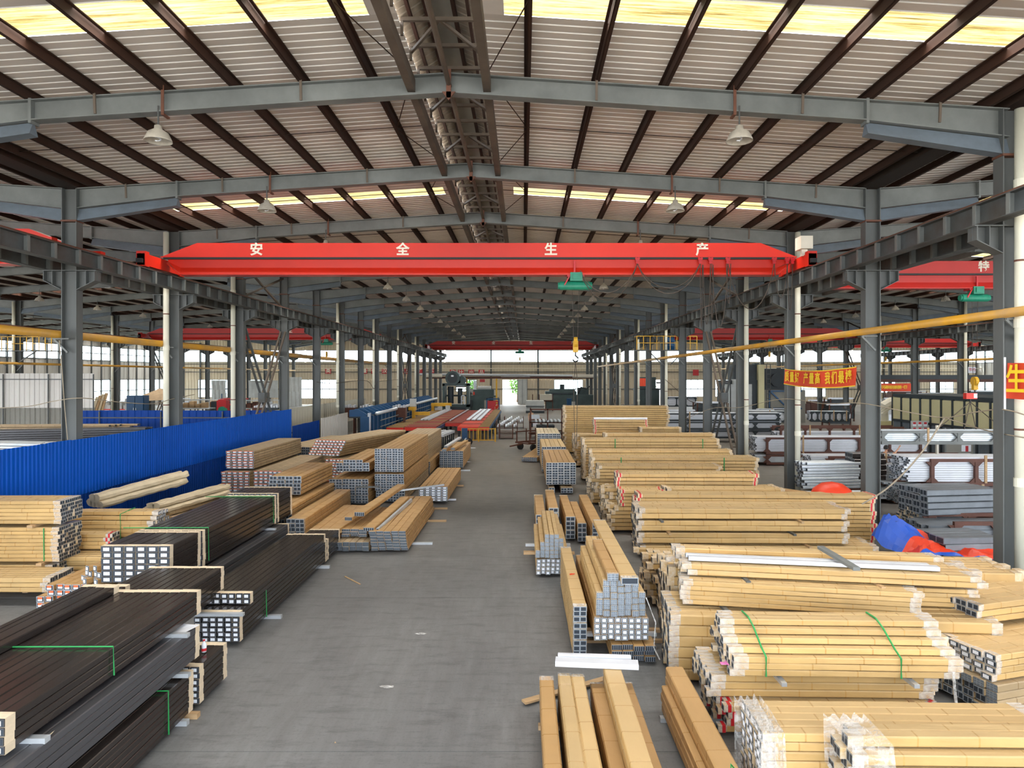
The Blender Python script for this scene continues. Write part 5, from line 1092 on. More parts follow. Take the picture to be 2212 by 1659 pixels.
# ================================================================ cradles of bare profiles in the right bay
def cradle(lab, A, L, depth, z0, h, nseg, rows, load_h, m='alu_white', grp='steel cradles in the right bay', yaw=0, steel='rack', over=.5, ends=True):
    t = thing('profile_cradle', lab, 'rack', (A[0], A[1], z0), yaw, grp); s = M[steel]; pw = .11
    for y in (0, depth):
        q = MB(); q.box(0, L, y-.05, y+.05, 0, .12); q.build('bottom_beam', s, t); q = MB(); q.box(0, L, y-.05, y+.05, h-.1, h); q.build('top_beam', s, t)
    pm = MB(); pm.box(-pw/2, pw/2, -.05, .05, .12, h-.1)
    for sx in (-1, 1):
        for zc, sz in ((.12, 1), (h-.1, -1)): pm.prism([(sx*pw/2, -.03, zc), (sx*(pw/2+.16), -.03, zc), (sx*pw/2, -.03, zc+sz*.16)], (0, .06, 0))
    pm = pm.mesh('post', s)
    for i in range(nseg+1):
        for y in (0, depth): obj('post', pm, t, (pw/2+(L-pw)*i/nseg, y, 0))
    q = MB(); [q.box(x-.05, x+.05, 0, depth, 0, .1) for x in (pw/2, L/2, L-pw/2)]; q.build('cross_member', s, t)
    wm_ = MB(); wm_.box(-.04, .04, -.08, -.04, .1, h+.12); wm_ = wm_.mesh('wooden_stake', M['wood'])
    for i in range(1, nseg, 2): obj('wooden_stake', wm_, t, (L*i/nseg+.3, 0, 0))
    ld = MB(); rh = load_h/rows; cw = .13; nc = int((depth-.16)/cw); rd = random.Random(int(A[0]*10+A[1]))
    for r in range(rows):
        for c in range(nc):
            if 0 < c < nc-1 and r < rows-1 and not ends: continue
            x0 = -over+rd.uniform(-.12, .12); x1 = L+over*.6+rd.uniform(-.12, .12); y = .08+c*cw; z = .13+r*rh
            ld.box(x0, x1, y, y+cw-.012, z, z+rh-.01); ld.quad((x0-.003, y, z), (x0-.003, y, z+rh-.01), (x0-.003, y+cw-.012, z+rh-.01), (x0-.003, y+cw-.012, z), 1)
            ld.quad((x0-.006, y+.015, z+.012), (x0-.006, y+.015, z+rh-.022), (x0-.006, y+cw-.03, z+rh-.022), (x0-.006, y+cw-.03, z+.012), 2)
    o = ld.build('aluminium_profiles', [M[m], M['alu_end'], M['hole']], None, (A[0], A[1], z0), rz=yaw); tag(o, lab.replace('steel cradle', 'steel cradle load', 1), 'profiles', None, 'stuff')
    return t
cradle('brown steel cradle in front with stacked silver profiles near the right column', (XA(2010, 22.5), 22.5), 4.5, 1.3, 1.15, .9, 3, 11, .82, over=.75)
cradle('brown steel cradle beneath the front one with dark silver profiles', (XA(2000, 22.2), 22.2), 4.6, 1.5, .4, .74, 3, 8, .6, 'alu', over=.6)
cradle('low brown steel cradle on the floor near the right column with long profiles', (XA(2085, 20.4), 20.4), 4.2, 1.3, .5, .5, 3, 5, .42, 'alu', over=.9)
cradle('brown steel cradle with grey profiles on the floor behind the tarpaulin', (XA(2060, 18.6), 18.6), 3.6, 1.2, .05, .75, 3, 4, .5, 'alu_grey', over=.7)
cradle('brown steel cradle left of the second right column with silver profiles', (XA(1790, 28.6), 28.6), 6.3, 1.3, .87, .55, 3, 6, .42, over=.7)
cradle('brown steel cradle under the silver one left of the second right column', (XA(1790, 28.3), 28.3), 6.3, 1.4, .47, .42, 3, 5, .3, 'alu', over=.6)
cradle('brown steel cradle at floor level left of the second right column', (XA(1785, 28.0), 28.0), 6.3, 1.4, .05, .4, 3, 4, .28, 'alu', over=.6)
cradle('brown steel cradle of gold and silver profiles beside the second right column', (XA(1935, 25.8), 25.8), 5.0, 1.2, .62, .75, 3, 8, .62, 'alu', over=.5)
cradle('brown steel cradle at floor level beside the second right column', (XA(1930, 25.4), 25.4), 5.0, 1.2, .05, .5, 3, 5, .36, 'alu', over=.5)
cradle('long brown steel cradle of white profiles in the middle of the right bay', (XA(1655, 36.5), 36.5), 8.4, 1.4, .6, .9, 5, 9, .8, over=.5)
cradle('long brown steel cradle under the white profiles in the middle of the right bay', (XA(1655, 36.3), 36.3), 8.4, 1.4, .05, .54, 5, 5, .4, 'alu', over=.5)
cradle('brown steel cradle with a few white profiles behind the long one', (XA(1685, 41.5), 41.5), 7.6, 1.3, .85, .85, 5, 4, .4, over=.2)
cradle('grey steel cradle of silver profiles being lifted by the right bay crane', (XA(1920, 27.2)-.3, 27.2), 6.2, .7, 2.06, .56, 4, 6, .46, 'alu', over=.3, steel='steel')
for i in range(3): cradle(f'{("lowest", "middle", "top")[i]} dark steel cradle of white profiles between the right columns', (XA(1430, 49), 49), 8.5, 1.3, .3+.62*i, .58, 5, 4, .5, over=.2, steel='mach_dark')
cradle('dark steel cradle with covered silver profiles behind the right columns', (XA(1610, 56), 56), 3.4, 1.4, 1.0, .9, 2, 4, .8, over=.1, steel='mach_dark')
cradle('dark steel cradle with bright profiles far back in the right bay', (XA(1640, 62), 62), 3.3, 1.2, .9, .9, 4, 4, .8, over=.1, steel='mach_dark', yaw=R(-14))
cradle('dark steel cradle with bright profile ends far back beside the furnace', (XA(1752, 58), 58), 3.0, 1.2, .9, .9, 6, 4, .8, over=.1, steel='mach_dark', yaw=R(-14))
cradle('black steel cradle with white profiles at the far right columns', (XA(1440, 78), 78), 3.4, 1.5, 1.3, 1.1, 3, 4, 1.0, over=.1, steel='mach_dark')
# loose stacks of silver profiles around the near cradles
AP = dict(name='aluminium_profile', cat='aluminium profile')
stack(label='grey box profile in the stepped stack behind the tarpaulin', group='the stepped grey stack', org=(XA(2005, 19.6), 19.6, .75), yaw=R(8), L=2.2, cols=4, rows=4, w=.3, h=.19, m=M['alu_grey'], end='two', film=0, indiv='both', jit=.05, **AP)
stack(label='silver profile in the crumpled floor stack behind the tarpaulin', group='the silver floor stack', org=(XA(1975, 20.2), 20.2, .05), yaw=R(5), L=2.2, cols=8, rows=9, w=.1, h=.09, m=M['alu'], end='cells', film=.08, indiv='both', jit=.1, **AP)
stack(label='grey box profile with dark ends on the floor by the right column', group='the dark ended floor stack', org=(XA(2040, 17.0), 17.0, .05), yaw=R(4), L=1.5, cols=4, rows=4, w=.28, h=.17, m=M['alu_grey'], end='one', film=0, indiv='both', jit=.04, **AP)
stack(label='silver profile in the small stack right of the slanted bundles', group='the small silver stack by the slanted bundles', org=(XA(1745, 23.5), 23.5, .1), yaw=R(6), L=2.6, cols=6, rows=6, w=.12, h=.1, m=M['alu'], end='cells', film=0, indiv='both', jit=.1, **AP)
stack(label='silver profile in the upright stack beside the small one', group='the upright silver stack', org=(XA(1738, 25.2), 25.2, .6), yaw=R(4), L=2.2, cols=6, rows=9, w=.12, h=.11, m=M['alu'], end='cells', film=0, indiv='both', jit=.12, **AP)
stack(label='black square tube standing out before the second right column', group='the black square tubes', org=(XA(1846, 25.4), 25.4, .9), yaw=R(0), L=1.2, cols=4, rows=5, w=.2, h=.2, m=M['bronze'], end='one', film=0, indiv='both', jit=.03, start=[(0, 4)]*4+[(1, 4)], **AP)
# silver profiles behind the blue fence
SP = dict(name='silver_profile', cat='aluminium profile')
stack(label='long silver profile in the near bundle behind the blue fence', group='the near silver bundle behind the fence', org=(XA(150, 22)+.2, 22.0, 1.6), yaw=R(180), L=5.5, cols=6, rows=7, w=.16, h=.12, m=M['alu'], end='cells', film=0, indiv='back', jit=.15, **SP)
stack(label='long silver profile in the second bundle behind the blue fence', group='the second silver bundle behind the fence', org=(XA(130, 24.5), 24.5, 1.75), yaw=R(172), L=6, cols=6, rows=7, w=.15, h=.1, m=M['alu'], end='cells', film=0, indiv='back', jit=.2, **SP)
stack(label='grey profile in the far bundle lying along behind the blue fence', group='the far grey bundle behind the fence', org=(XA(325, 32.5), 32.5, 1.9), yaw=R(196), L=6.5, cols=6, rows=5, w=.15, h=.1, m=M['bronze_s'], end='one', film=0, indiv='back', jit=.3, **SP)
stack(label='brown timber-like profile in the mixed pile behind the blue fence', group='the mixed brown pile behind the fence', org=(XA(290, 34.5), 34.5, 1.9), yaw=R(184), L=8, cols=5, rows=5, w=.2, h=.1, m=M['paper_old'], end='one', film=0, indiv='back', jit=.8, **SP)
t = thing('storage_platform', 'low steel platform under the silver bundles behind the blue fence', 'platform', (-17.2, 27.5, 0)); q = MB(); q.box(-4.2, 3.0, -7.5, 7.6, 1.45, 1.6); q.build('deck', M['concrete_wall'], t)
for x in (-3.8, 2.6):
    for y in (-7, 0, 7): q = MB(); q.box(x-.1, x+.1, y-.1, y+.1, 0, 1.45); q.build('leg', M['steel_dark'], t)
# ================================================================ extrusion line at the far left of the aisle
def machine(name, lab, cat, loc, parts, rz=0, group=None):
    """parts: (part name, material key, list of primitives); primitive = ('b', x0,x1,y0,y1,z0,z1) | ('t', pts, r) | ('p', poly, sweep)"""
    t = thing(name, lab, cat, loc, rz, group)
    for pn, mk, prims in parts:
        q = MB()
        for p in prims:
            if p[0] == 'b': q.box(*p[1:])
            elif p[0] == 't': q.tube(p[1], p[2], 12)
            elif p[0] == 'p': q.prism(p[1], p[2])
            elif p[0] == 'l': q.lathe(p[1], p[2], 16)
        q.build(pn, M[mk], t)
    return t
def cooling_table(lab, x0, x1, y0, y1, z, m1, m2, n):
    t = thing('cooling_table', lab, 'conveyor table', ((x0+x1)/2, y0, 0)); h = (x1-x0)/2; L = y1-y0
    sm = MB(); sm.box(-h, h, 0, L/n*.62, z-.1, z); sm = sm.mesh('slat', M[m1]); s2 = MB(); s2.box(-h, h, 0, L/n*.62, z-.1, z); s2 = s2.mesh('slat', M[m2])
    for i in range(n): obj('slat', s2 if i % 4 == 3 else sm, t, (0, L*i/n, 0))
    for s in (-1, 1): q = MB(); q.box(s*h-.06, s*h+.06, 0, L, z-.35, z-.1); q.build('side_beam', M['mach_blue'] if s > 0 else M['mach_dark'], t)
    lm = MB(); lm.box(-.07, .07, -.07, .07, 0, z-.35); lm = lm.mesh('leg', M['mach_dark'])
    for i in range(6):
        for s in (-1, 1): obj('leg', lm, t, (s*h, L*(i+.3)/6, 0))
    q = MB(); q.box(-h, h, -.05, .05, z-.3, z-.05); q.build('front_beam', M['red'], t)
M['slat_red'] = mat('worn_red_slat', srgb(150, 58, 42), .6, 0, .35, 1); M['slat_tan'] = mat('felt_slat', srgb(150, 118, 72), .7, 0, .35, 1)
cooling_table('wide red slatted cooling table left of the far aisle', -9.0, -6.6, 51, 77, 1.0, 'slat_red', 'slat_tan', 26)
cooling_table('tan slatted side of the cooling table by the blue puller', -10.35, -9.05, 51, 77, .98, 'slat_tan', 'slat_tan', 26)
cooling_table('orange slatted cooling table nearest the far aisle', -5.0, -3.4, 51, 77, 1.0, 'tarp_o', 'slat_red', 26)
cooling_table('brown felt cooling table along the far aisle edge', -3.35, -2.6, 51, 77, 1.02, 'slat_tan', 'slat_tan', 26)
cooling_table('dark red rope table between the two cooling tables', -6.5, -5.1, 56, 77, .96, 'slat_red', 'slat_red', 22)
for i, (x, w, y0, y1) in enumerate(((-8.75, .22, 58, 76), (-8.45, .2, 58, 76), (-8.15, .16, 58, 76), (-6.2, .1, 57, 76), (-4.75, .3, 58, 77), (-4.3, .34, 58, 77), (-3.85, .34, 58, 77))):
    q = MB(); q.box(-w/2, w/2, 0, y1-y0, 0, .06); q.box(-w/2, -w/2+.03, 0, y1-y0, .06, .1); q.box(w/2-.03, w/2, 0, y1-y0, .06, .1); tag(q.build('extruded_profile', M['alu_white'], None, (x, y0, 1.03)), f'{ordn(i)} fresh white profile from the left on the cooling tables', 'aluminium profile', 'fresh profiles on the cooling tables')
t = thing('puller_conveyor', 'long blue puller conveyor with silver rail along the left columns', 'conveyor', (-11.0, 46, 0)); n = 26
pm = MB(); pm.box(-.1, .5, -.12, .12, 0, 2.05); pm = pm.mesh('post_panel', M['mach_blue']); bm_ = MB(); bm_.prism([(-.9, -.1, 2.05), (.3, -.1, 2.05), (.3, -.1, 2.2), (-.3, -.1, 2.55), (-.9, -.1, 2.5)], (0, .2, 0)); bm_ = bm_.mesh('bracket', M['mach_blue'])
for i in range(n): obj('post_panel', pm, t, (0, i*1.35, 0)); obj('bracket', bm_, t, (0, i*1.35+.2, 0))
q = MB(); q.tube([(.45, 2.5, 2.12), (.45, 36, 2.12)], .13, 10); q.build('rail_tube', M['alu'], t, smooth=True)
q = MB(); [q.tube([(.62, 3, z), (.62, 36, z)], .04, 6) for z in (.6, 1.15, 1.6)]; q.build('guard_rail', M['steel'], t)
q = MB(); q.box(-.9, .3, 0, 35, 1.95, 2.05); q.build('tray', M['mach_dark'], t)
q = MB(); q.box(.4, .58, -.1, .1, 0, 2.3); q.build('end_post', M['alu'], t)
machine('puller_machine', 'yellow puller carriage with grey control box on the blue conveyor', 'machine', (-10.2, 62, 0), [('carriage', 'yellow', [('b', -.3, .3, -.5, .5, 1.7, 2.0), ('b', .0, .25, -.3, .3, .9, 1.75), ('b', .0, 1.6, -.25, .1, 1.25, 1.55), ('b', .1, .5, -.4, .4, .7, .95)]), ('control_box', 'mach_grey', [('b', -.2, .35, -.3, .1, 2.05, 2.75)])])
machine('puller_machine', 'second yellow puller carriage before the press', 'machine', (-9.0, 75, 0), [('carriage', 'yellow', [('b', -1.2, 1.0, -.5, .3, 1.5, 1.85), ('b', -1.2, -.9, -.4, .2, .6, 1.5), ('b', .5, .8, -.4, .2, .6, 1.5)]), ('control_box', 'mach_grey', [('b', .4, .9, -.55, -.3, 1.0, 1.6)])])
machine('extrusion_press', 'tall dark green press with round drum on top', 'machine', (-8.0, 80, 0), [
    ('frame', 'mach_green', [('b', -1.5, -1.2, -1, 1, 0, 3.9), ('b', 1.3, 1.6, -1, 1, 0, 3.9), ('b', -1.5, 1.6, -1, 1, 3.7, 4.0), ('b', -1.5, 1.6, -1, 1, 1.2, 1.5), ('b', -1.5, 1.6, .6, 1, 2.4, 2.6)]),
    ('drum', 'mach_green', [('t', [(-.3, -1.2, 4.6), (-.3, .9, 4.6)], .85), ('t', [(.7, -.9, 4.35), (.7, .7, 4.35)], .5), ('b', -.8, .6, -.9, .8, 4.0, 4.3)]),
    ('drum_cap', 'mach_dark', [('t', [(-.3, -1.26, 4.6), (-.3, -1.2, 4.6)], .6)]), ('cylinder', 'mach_dark', [('t', [(-.6, -.2, 1.6), (-.6, -.2, 3.6)], .35), ('t', [(.5, -.2, 1.6), (.5, -.2, 3.4)], .28)]),
    ('work_table', 'mach_dark', [('b', -1.2, 1.3, -1.4, .8, .2, 1.2)]), ('rail', 'alu', [('b', .7, .8, -1.3, -1.2, 1.5, 2.6), ('b', 1.1, 1.2, -1.3, -1.2, 1.5, 2.6), ('b', .7, 1.2, -1.3, -1.2, 2.5, 2.6), ('b', .7, 1.2, -1.3, -1.2, 1.9, 2.0)]), ('plate', 'label', [('b', -.45, -.15, -1.3, -1.27, 4.75, 4.95)])])
machine('hydraulic_press', 'long grey-green press with cylinders left of the far door', 'machine', (-5.6, 92, 0), [
    ('body', 'mach_green', [('b', -2.1, 2.0, -1, 1, .2, 2.2), ('b', -1.2, 1.6, -.8, .8, 2.2, 3.0)]), ('oil_tank', 'mach_grey', [('t', [(-.6, -.3, 3.2), (1.2, -.3, 3.2)], .3)]), ('pump', 'mach_dark', [('b', -2.0, -1.3, -1.3, -.9, .6, 1.6), ('t', [(-1.8, -1.4, 2.5), (-1.8, .4, 2.5)], .3), ('b', 1.0, 1.5, -1.3, -1, .8, 2.0)]),
    ('door_panel', 'concrete_wall', [('b', 1.55, 2.3, -1.1, -.9, .3, 2.0), ('b', .3, .9, -1.1, -1, .5, 1.6)]), ('arm', 'steel_dark', [('b', -2.2, -2.0, 0, .2, 2.2, 3.6), ('b', -3.6, -2.1, 0, .2, 3.3, 3.5)]), ('beacon', 'tarp_o', [('b', -1.2, -1.0, -.9, -.7, 2.3, 2.7)])])
machine('press_guard', 'small blue and red guard stand before the grey-green press', 'guard', (-3.9, 86, 0), [('panel', 'sign_red', [('b', -.7, .7, -.05, .05, .3, 1.7)]), ('frame', 'mach_blue', [('b', -.85, -.7, -.1, .1, 0, 2.0), ('b', .7, .85, -.1, .1, 0, 2.0), ('b', -.85, .85, -.1, .1, 1.85, 2.0)])])
machine('die_oven', 'white and grey die oven left of the grey-green press', 'machine', (-7.0, 97, 0), [('body', 'mach_grey', [('b', -1, 1.2, -.8, .8, 0, 2.9)]), ('door', 'concrete_wall', [('b', -.8, .9, -.9, -.8, .4, 2.4)]), ('vent_pipe', 'alu', [('t', [(0, 0, 2.9), (0, 0, 4.2)], .2)])])
machine('jib_crane', 'yellow jib post with an arm before the far wall', 'crane', (-6.9, 82, 0), [('post', 'yellow', [('b', -.09, .09, -.09, .09, 0, 4.6)]), ('arm', 'rack', [('b', -1.2, 3.0, -.08, .08, 4.5, 4.75)]), ('hoist_body', 'sign_red', [('b', 1.6, 2.2, -.15, .15, 4.1, 4.45)])])
machine('support_post', 'yellow post in front of the grey-green press', 'post', (-3.6, 90, 0), [('post', 'yellow', [('b', -.1, .1, -.1, .1, 0, 4.5)]), ('base', 'yellow', [('b', -.25, .25, -.25, .25, 0, .05)])])
machine('overhead_duct', 'silver duct resting on a dark red beam across the far hall', 'duct', (-2.0, 104, 4.55), [('duct', 'alu', [('t', [(-14, 0, .55), (13.5, 0, .3)], .2)]), ('beam', 'rack', [('b', -13, 13, -.15, .15, -.1, .2)]), ('insulation', 'white_paint', [('t', [(-13.5, -.5, .35), (-10.5, -.5, .35)], .26), ('t', [(9.5, -.5, .3), (13.4, -.5, .3)], .26)]), ('lamp_tube', 'label', [('b', -1.5, 3, -.3, -.2, .15, .2)])])
t = thing('guard_railing', 'yellow guard railing before the cooling tables', 'railing', (-3.3, 49.6, 0)); pm = MB(); pm.box(-.025, .025, -.025, .025, .1, .95); pm = pm.mesh('baluster', M['yellow'])
for i in range(10): obj('baluster', pm, t, (-1.2+i*.27, 0, 0))
for z in (.12, .95): q = MB(); q.box(-1.25, 1.25, -.03, .03, z-.03, z+.03); q.build('rail', M['yellow'], t)
for x in (-1.22, 0, 1.22): q = MB(); q.box(x-.05, x+.05, -.05, .05, 0, 1.0); q.build('post', M['yellow'], t)
machine('rail_cart', 'dark rack loaded with white bars before the railing', 'cart', (-5.55, 42.5, 0), [('frame', 'mach_dark', [('b', -.5, .5, 0, 3.2, .2, .35)] + [('b', s*.5-.04, s*.5+.04, i*.62, i*.62+.08, .35, 1.15) for i in range(6) for s in (-1, 1)]), ('bars', 'alu_white', [('b', -.42+i*.2, -.25+i*.2, -.1, 3.3, 1.0, 1.15+.03*(i % 2)) for i in range(5)]), ('end_wrap', 'bronze_s', [('b', -.45, .45, -.12, -.02, .35, 1.0)])], rz=R(-6))
machine('hand_trolley', 'low steel trolley with rollers before the yellow railing', 'trolley', (-4.6, 46.5, 0), [('deck', 'steel_dark', [('b', -.6, .8, -.5, -.4, .35, .45), ('b', -.6, .8, .4, .5, .35, .45), ('b', -.6, -.5, -.5, .5, .35, .45), ('b', .7, .8, -.5, .5, .35, .45)]), ('roller', 'alu', [('t', [(-.6+i*.4, -.5, .48), (-.6+i*.4, .5, .48)], .05) for i in range(4)]), ('wheel', 'black', [('t', [(.8, -.6, .25), (.8, -.5, .25)], .25), ('t', [(.8, .5, .25), (.8, .6, .25)], .25)]), ('backrest', 'mach_blue', [('b', .3, .7, .4, .5, .45, 1.2)])])
def trailer(lab, loc, rz, L=3.6, W=1.5):
    t = thing('profile_trailer', lab, 'trailer', loc, rz, 'brown trailers by the aisle')
    q = MB(); [q.box(0, L, s*W/2-.04, s*W/2+.04, .45, .55) for s in (-1, 1)]; [q.box(i*L/5-.03, i*L/5+.03, -W/2, W/2, .45, .52) for i in range(6)]; q.build('chassis', M['rack'], t)
    for s in (-1, 1):
        q = MB(); q.box(0, L, s*W/2-.03, s*W/2+.03, 1.15, 1.22); q.build('side_rail', M['rack'], t)
        for i in range(5): q = MB(); x = i*L/4.2+.1; q.box(x-.03, x+.03, s*W/2-.03, s*W/2+.03, .55, 1.35 if i in (1, 2) else 1.15); q.build('stake', M['rack'], t)
    q = MB(); q.bar((0, 0, .45), (-1.0, 0, .35), .08, .08); q.build('drawbar', M['rack'], t)
    for x in (.4, L-.5):
        for s in (-1, 1): q = MB(); q.tube([(x, s*W/2-.08, .22), (x, s*W/2+.08, .22)], .22, 14); q.build('wheel', M['black'], t)
trailer('brown steel trailer parked askew at the right aisle edge', (-.1, 43.6, 0), R(40), 3.4, 1.3)
machine('stair_rack', 'small brown stepped rack on the left of the far aisle', 'rack', (-1.35, 51.5, 0), [('side', 'rack', [('b', -.55, -.48, 0, 1.6, .05, 1.1), ('b', .48, .55, 0, 1.6, .05, 1.1)]), ('step', 'rack', [('b', -.5, .5, i*.3, i*.3+.2, .1+i*.1, .14+i*.1) for i in range(5)])])
for i, (x, y) in enumerate(((-1.4, 56), (-.9, 62))): machine('offcut_rack', f'{("near", "farther")[i]} rack heaped with shiny offcuts at the left of the far aisle', 'rack', (x, y, 0), [('frame', 'rack', [('b', -.9, -.84, 0, 2, 0, 1.1), ('b', .84, .9, 0, 2, 0, 1.1), ('b', -.9, .9, 0, .06, .5, .56), ('b', -.9, .9, 1.94, 2, .5, .56)]), ('offcuts', 'alu_white', [('b', -.8+.17*k, -.68+.17*k, random.uniform(-.3, 0), 2+random.uniform(0, .3), .6+.09*(k % 4), .7+.11*(k % 4)) for k in range(10)])], group='offcut racks by the aisle')
machine('parts_rack', 'brown two-tier rack behind the parked trailer', 'rack', (2.2, 52, 0), [('frame', 'rack', [('b', -1.7, 1.5, 0, .1, z, z+.1) for z in (.3, 1.2, 2.2)] + [('b', x, x+.1, 0, .1, 0, 2.3) for x in (-1.7, -.4, .7, 1.4)] + [('b', x, x+.1, 1.8, 1.9, 0, 2.3) for x in (-1.7, 1.4)]), ('shelf', 'steel_dark', [('b', -1.7, 1.5, 0, 1.9, z, z+.05) for z in (.35, 1.25)]), ('bars', 'alu', [('b', -1.3+.3*i, -1.15+.3*i, -.2, 2.0, 1.3, 1.4) for i in range(8)]), ('crate', 'mach_dark', [('b', -1.2, .2, .2, 1.4, .4, 1.0)])])
machine('cutting_bench', 'cluttered work bench beside the parts rack', 'bench', (1.0, 58, 0), [('top', 'rack', [('b', -.5, .6, 0, 3, 1.0, 1.1)]), ('leg', 'rack', [('b', x, x+.08, y, y+.08, 0, 1.0) for x in (-.5, .5) for y in (0, 2.9)]), ('box', 'label', [('b', -.2, .2, .1, .4, .5, .85)]), ('tools', 'alu', [('b', -.4, .4, .6+.4*i, .8+.4*i, 1.1, 1.3+.1*(i % 2)) for i in range(5)])])
machine('milling_machine', 'grey-green machine block right of the far door', 'machine', (5.4, 100, 0), [('body', 'mach_green', [('b', -2.2, 2.4, -1, 1, 0, 2.6), ('b', -1.6, 2.2, -.8, .8, 2.6, 2.9)]), ('head', 'mach_dark', [('t', [(.3, 0, 2.9), (.3, 0, 3.6)], .35), ('b', -1.4, 1.9, -1.05, -1, 2.2, 2.35)]), ('panel', 'mach_grey', [('b', -1.8, -1.2, -1.15, -1, 1.4, 2.2), ('b', .9, 2.1, -1.6, -1.1, .5, 1.1)])])
machine('lathe_machine', 'dark machine with hoses beside the right far columns', 'machine', (8.6, 96, 0), [('body', 'mach_green', [('b', -1.2, 1.2, -1, 1, 0, 2.2), ('b', -.9, .6, -.6, .6, 2.2, 3.2)]), ('hose', 'black', [('t', [(-.9, -.8, 2.4), (-.5, -.9, 3.3), (.2, -.8, 3.0), (.7, -.7, 3.4)], .1)]), ('tank', 'mach_blue', [('t', [(-2.2, -1, 0), (-2.2, -1, 1.7)], .35)])])
machine('sheet_stack', 'white sheet bundles stacked on a dark pallet near the far door', 'stack', (1.5, 88, 0), [('pallet', 'mach_dark', [('b', -1.2, 1.2, 0, 3, 0, .3), ('b', -1.2, 1.2, 0, 3, .85, .95)]), ('sheets', 'mach_grey', [('b', -1.15, 1.15, .1, 2.9, .3, .85), ('b', -1.15, 1.15, .1, 2.9, .95, 1.6)])])
machine('feed_table', 'brown feed table with rollers before the grey-green machine', 'table', (2.7, 94, 0), [('top', 'rack', [('b', -1.5, 1.4, 0, 2, 1.3, 1.5)]), ('leg', 'rack', [('b', x, x+.12, 0, .12, 0, 2.3) for x in (-1.5, -.6, .3, 1.28)]), ('cover', 'cream_wall', [('b', -.4, 1.2, -.2, 1.0, 1.5, 2.3)])])
# ================================================================ right bay: furnace, office, beams
machine('ageing_furnace', 'tall grey furnace block with blue diagonal door frame behind the banner', 'furnace', (25.2, 70, 0), [('body', 'concrete_wall', [('b', -.4, 4.0, 0, 4, 0, 3.4)]), ('door_frame', 'mach_blue', [('b', .2, .35, -.12, 0, .3, 3.3), ('b', .2, 3.6, -.12, 0, 3.2, 3.35), ('b', .2, 3.6, -.12, 0, 1.4, 1.55), ('p', [(.3, -.12, 3.2), (.5, -.12, 3.2), (2.2, -.12, 1.55), (2.0, -.12, 1.55)], (0, .1, 0)), ('p', [(.3, -.12, .3), (.5, -.12, .3), (2.2, -.12, 1.4), (2.0, -.12, 1.4)], (0, .1, 0))]), ('fan_housing', 'mach_dark', [('b', -.2, 3.8, .5, 3.5, 3.4, 5.6), ('t', [(1.2, .2, 4.4), (1.2, .9, 4.4)], .7)]), ('chimney', 'mach_green', [('b', -.9, -.45, 1, 1.8, 0, 6.2)])])
machine('furnace_door', 'tall cream lifting door pillar left of the furnace', 'furnace', (23.4, 69, 0), [('pillar', 'plate_cream', [('b', .6, 1.2, 0, .8, 0, 6.0)]), ('ladder', 'steel_dark', [('b', 1.4, 1.46, 0, .06, 0, 6), ('b', 1.8, 1.86, 0, .06, 0, 6)] + [('b', 1.4, 1.86, 0, .05, i*.5, i*.5+.06) for i in range(12)]), ('panels', 'mach_grey', [('b', -2.9+i*.75, -2.25+i*.75, .2, .3, .4, 4.0) for i in range(4)]), ('panel_frame', 'mach_dark', [('b', -3.2, .6, .35, 1.5, 0, 4.4)]), ('upper_block', 'mach_dark', [('b', -1.8, .6, .5, 2.5, 4.4, 6.0)]), ('hopper', 'mach_grey', [('b', -2.0, -1.0, -.2, .5, 4.0, 4.5)])])
machine('storage_silo', 'dark green tank block among the far right columns', 'tank', (15.6, 84, 0), [('body', 'mach_green', [('b', -1.6, 1.3, 0, 2, 0, 3.2), ('b', -1.2, .9, .2, 1.8, 3.2, 4.7)]), ('rim', 'mach_dark', [('b', -1.7, 1.4, -.1, 2.1, 3.1, 3.3)]), ('pipe', 'steel_dark', [('t', [(.9, 0, 4.0), (2.2, 0, 4.0), (2.2, 0, .2)], .12)])])
t = thing('glass_office', 'dark framed site office with cream window panels in the right bay', 'office', (24.6, 32.4, 0)); Lo = 12.6
q = MB(); q.box(0, 4, 0, Lo, 3.45, 3.66); q.build('roof', M['mach_dark'], t); q = MB(); q.box(.25, 4, .2, Lo-.2, 0, 3.45); q.build('inner_wall', M['concrete_wall'], t)
nm = 12
mm_ = MB(); mm_.box(-.06, .06, -.06, .06, 0, 3.45); mm_ = mm_.mesh('mullion', M['mach_dark']); pu = MB(); pu.box(.0, .05, .06, Lo/nm-.06, 2.0, 3.4); pu = pu.mesh('upper_panel', M['plate_cream']); pl = MB(); pl.box(.0, .05, .06, Lo/nm-.06, .1, 1.85); pl = pl.mesh('lower_pane', M['haunch'])
for i in range(nm+1):
    obj('mullion', mm_, t, (0, i*Lo/nm, 0))
    if i < nm: obj('upper_panel', pu, t, (0, i*Lo/nm, 0)); obj('lower_pane', pl, t, (0, i*Lo/nm, 0))
q = MB(); q.box(-.06, .06, 0, Lo, 1.85, 1.99); q.build('transom', M['mach_dark'], t); q = MB(); q.box(-.02, 3, Lo-.08, Lo, 0, 3.45); q.build('end_wall', M['plate_cream'], t)
t = thing('photo_board', 'notice board with rows of small pictures beside the site office', 'board', (XA(1987, 41), 41, 1.35)); q = MB(); q.box(-.55, .55, -.02, .02, 0, .75); q.build('board', M['mach_grey'], t)
q = MB(); [q.box(x, x+.06, -.01, .01, -1.35, 0) for x in (-.5, .44)]; q.build('leg', M['alu'], t)
for i in range(6): q = MB(); x, z = -.45+(i % 3)*.33, .1+(i//3)*.33; q.box(x, x+.22, -.03, -.02, z, z+.24, 0); q.box(x+.02, x+.2, -.034, -.03, z+.12, z+.24, 1); q.build('picture', [M['label'], M['sign_red']], t)
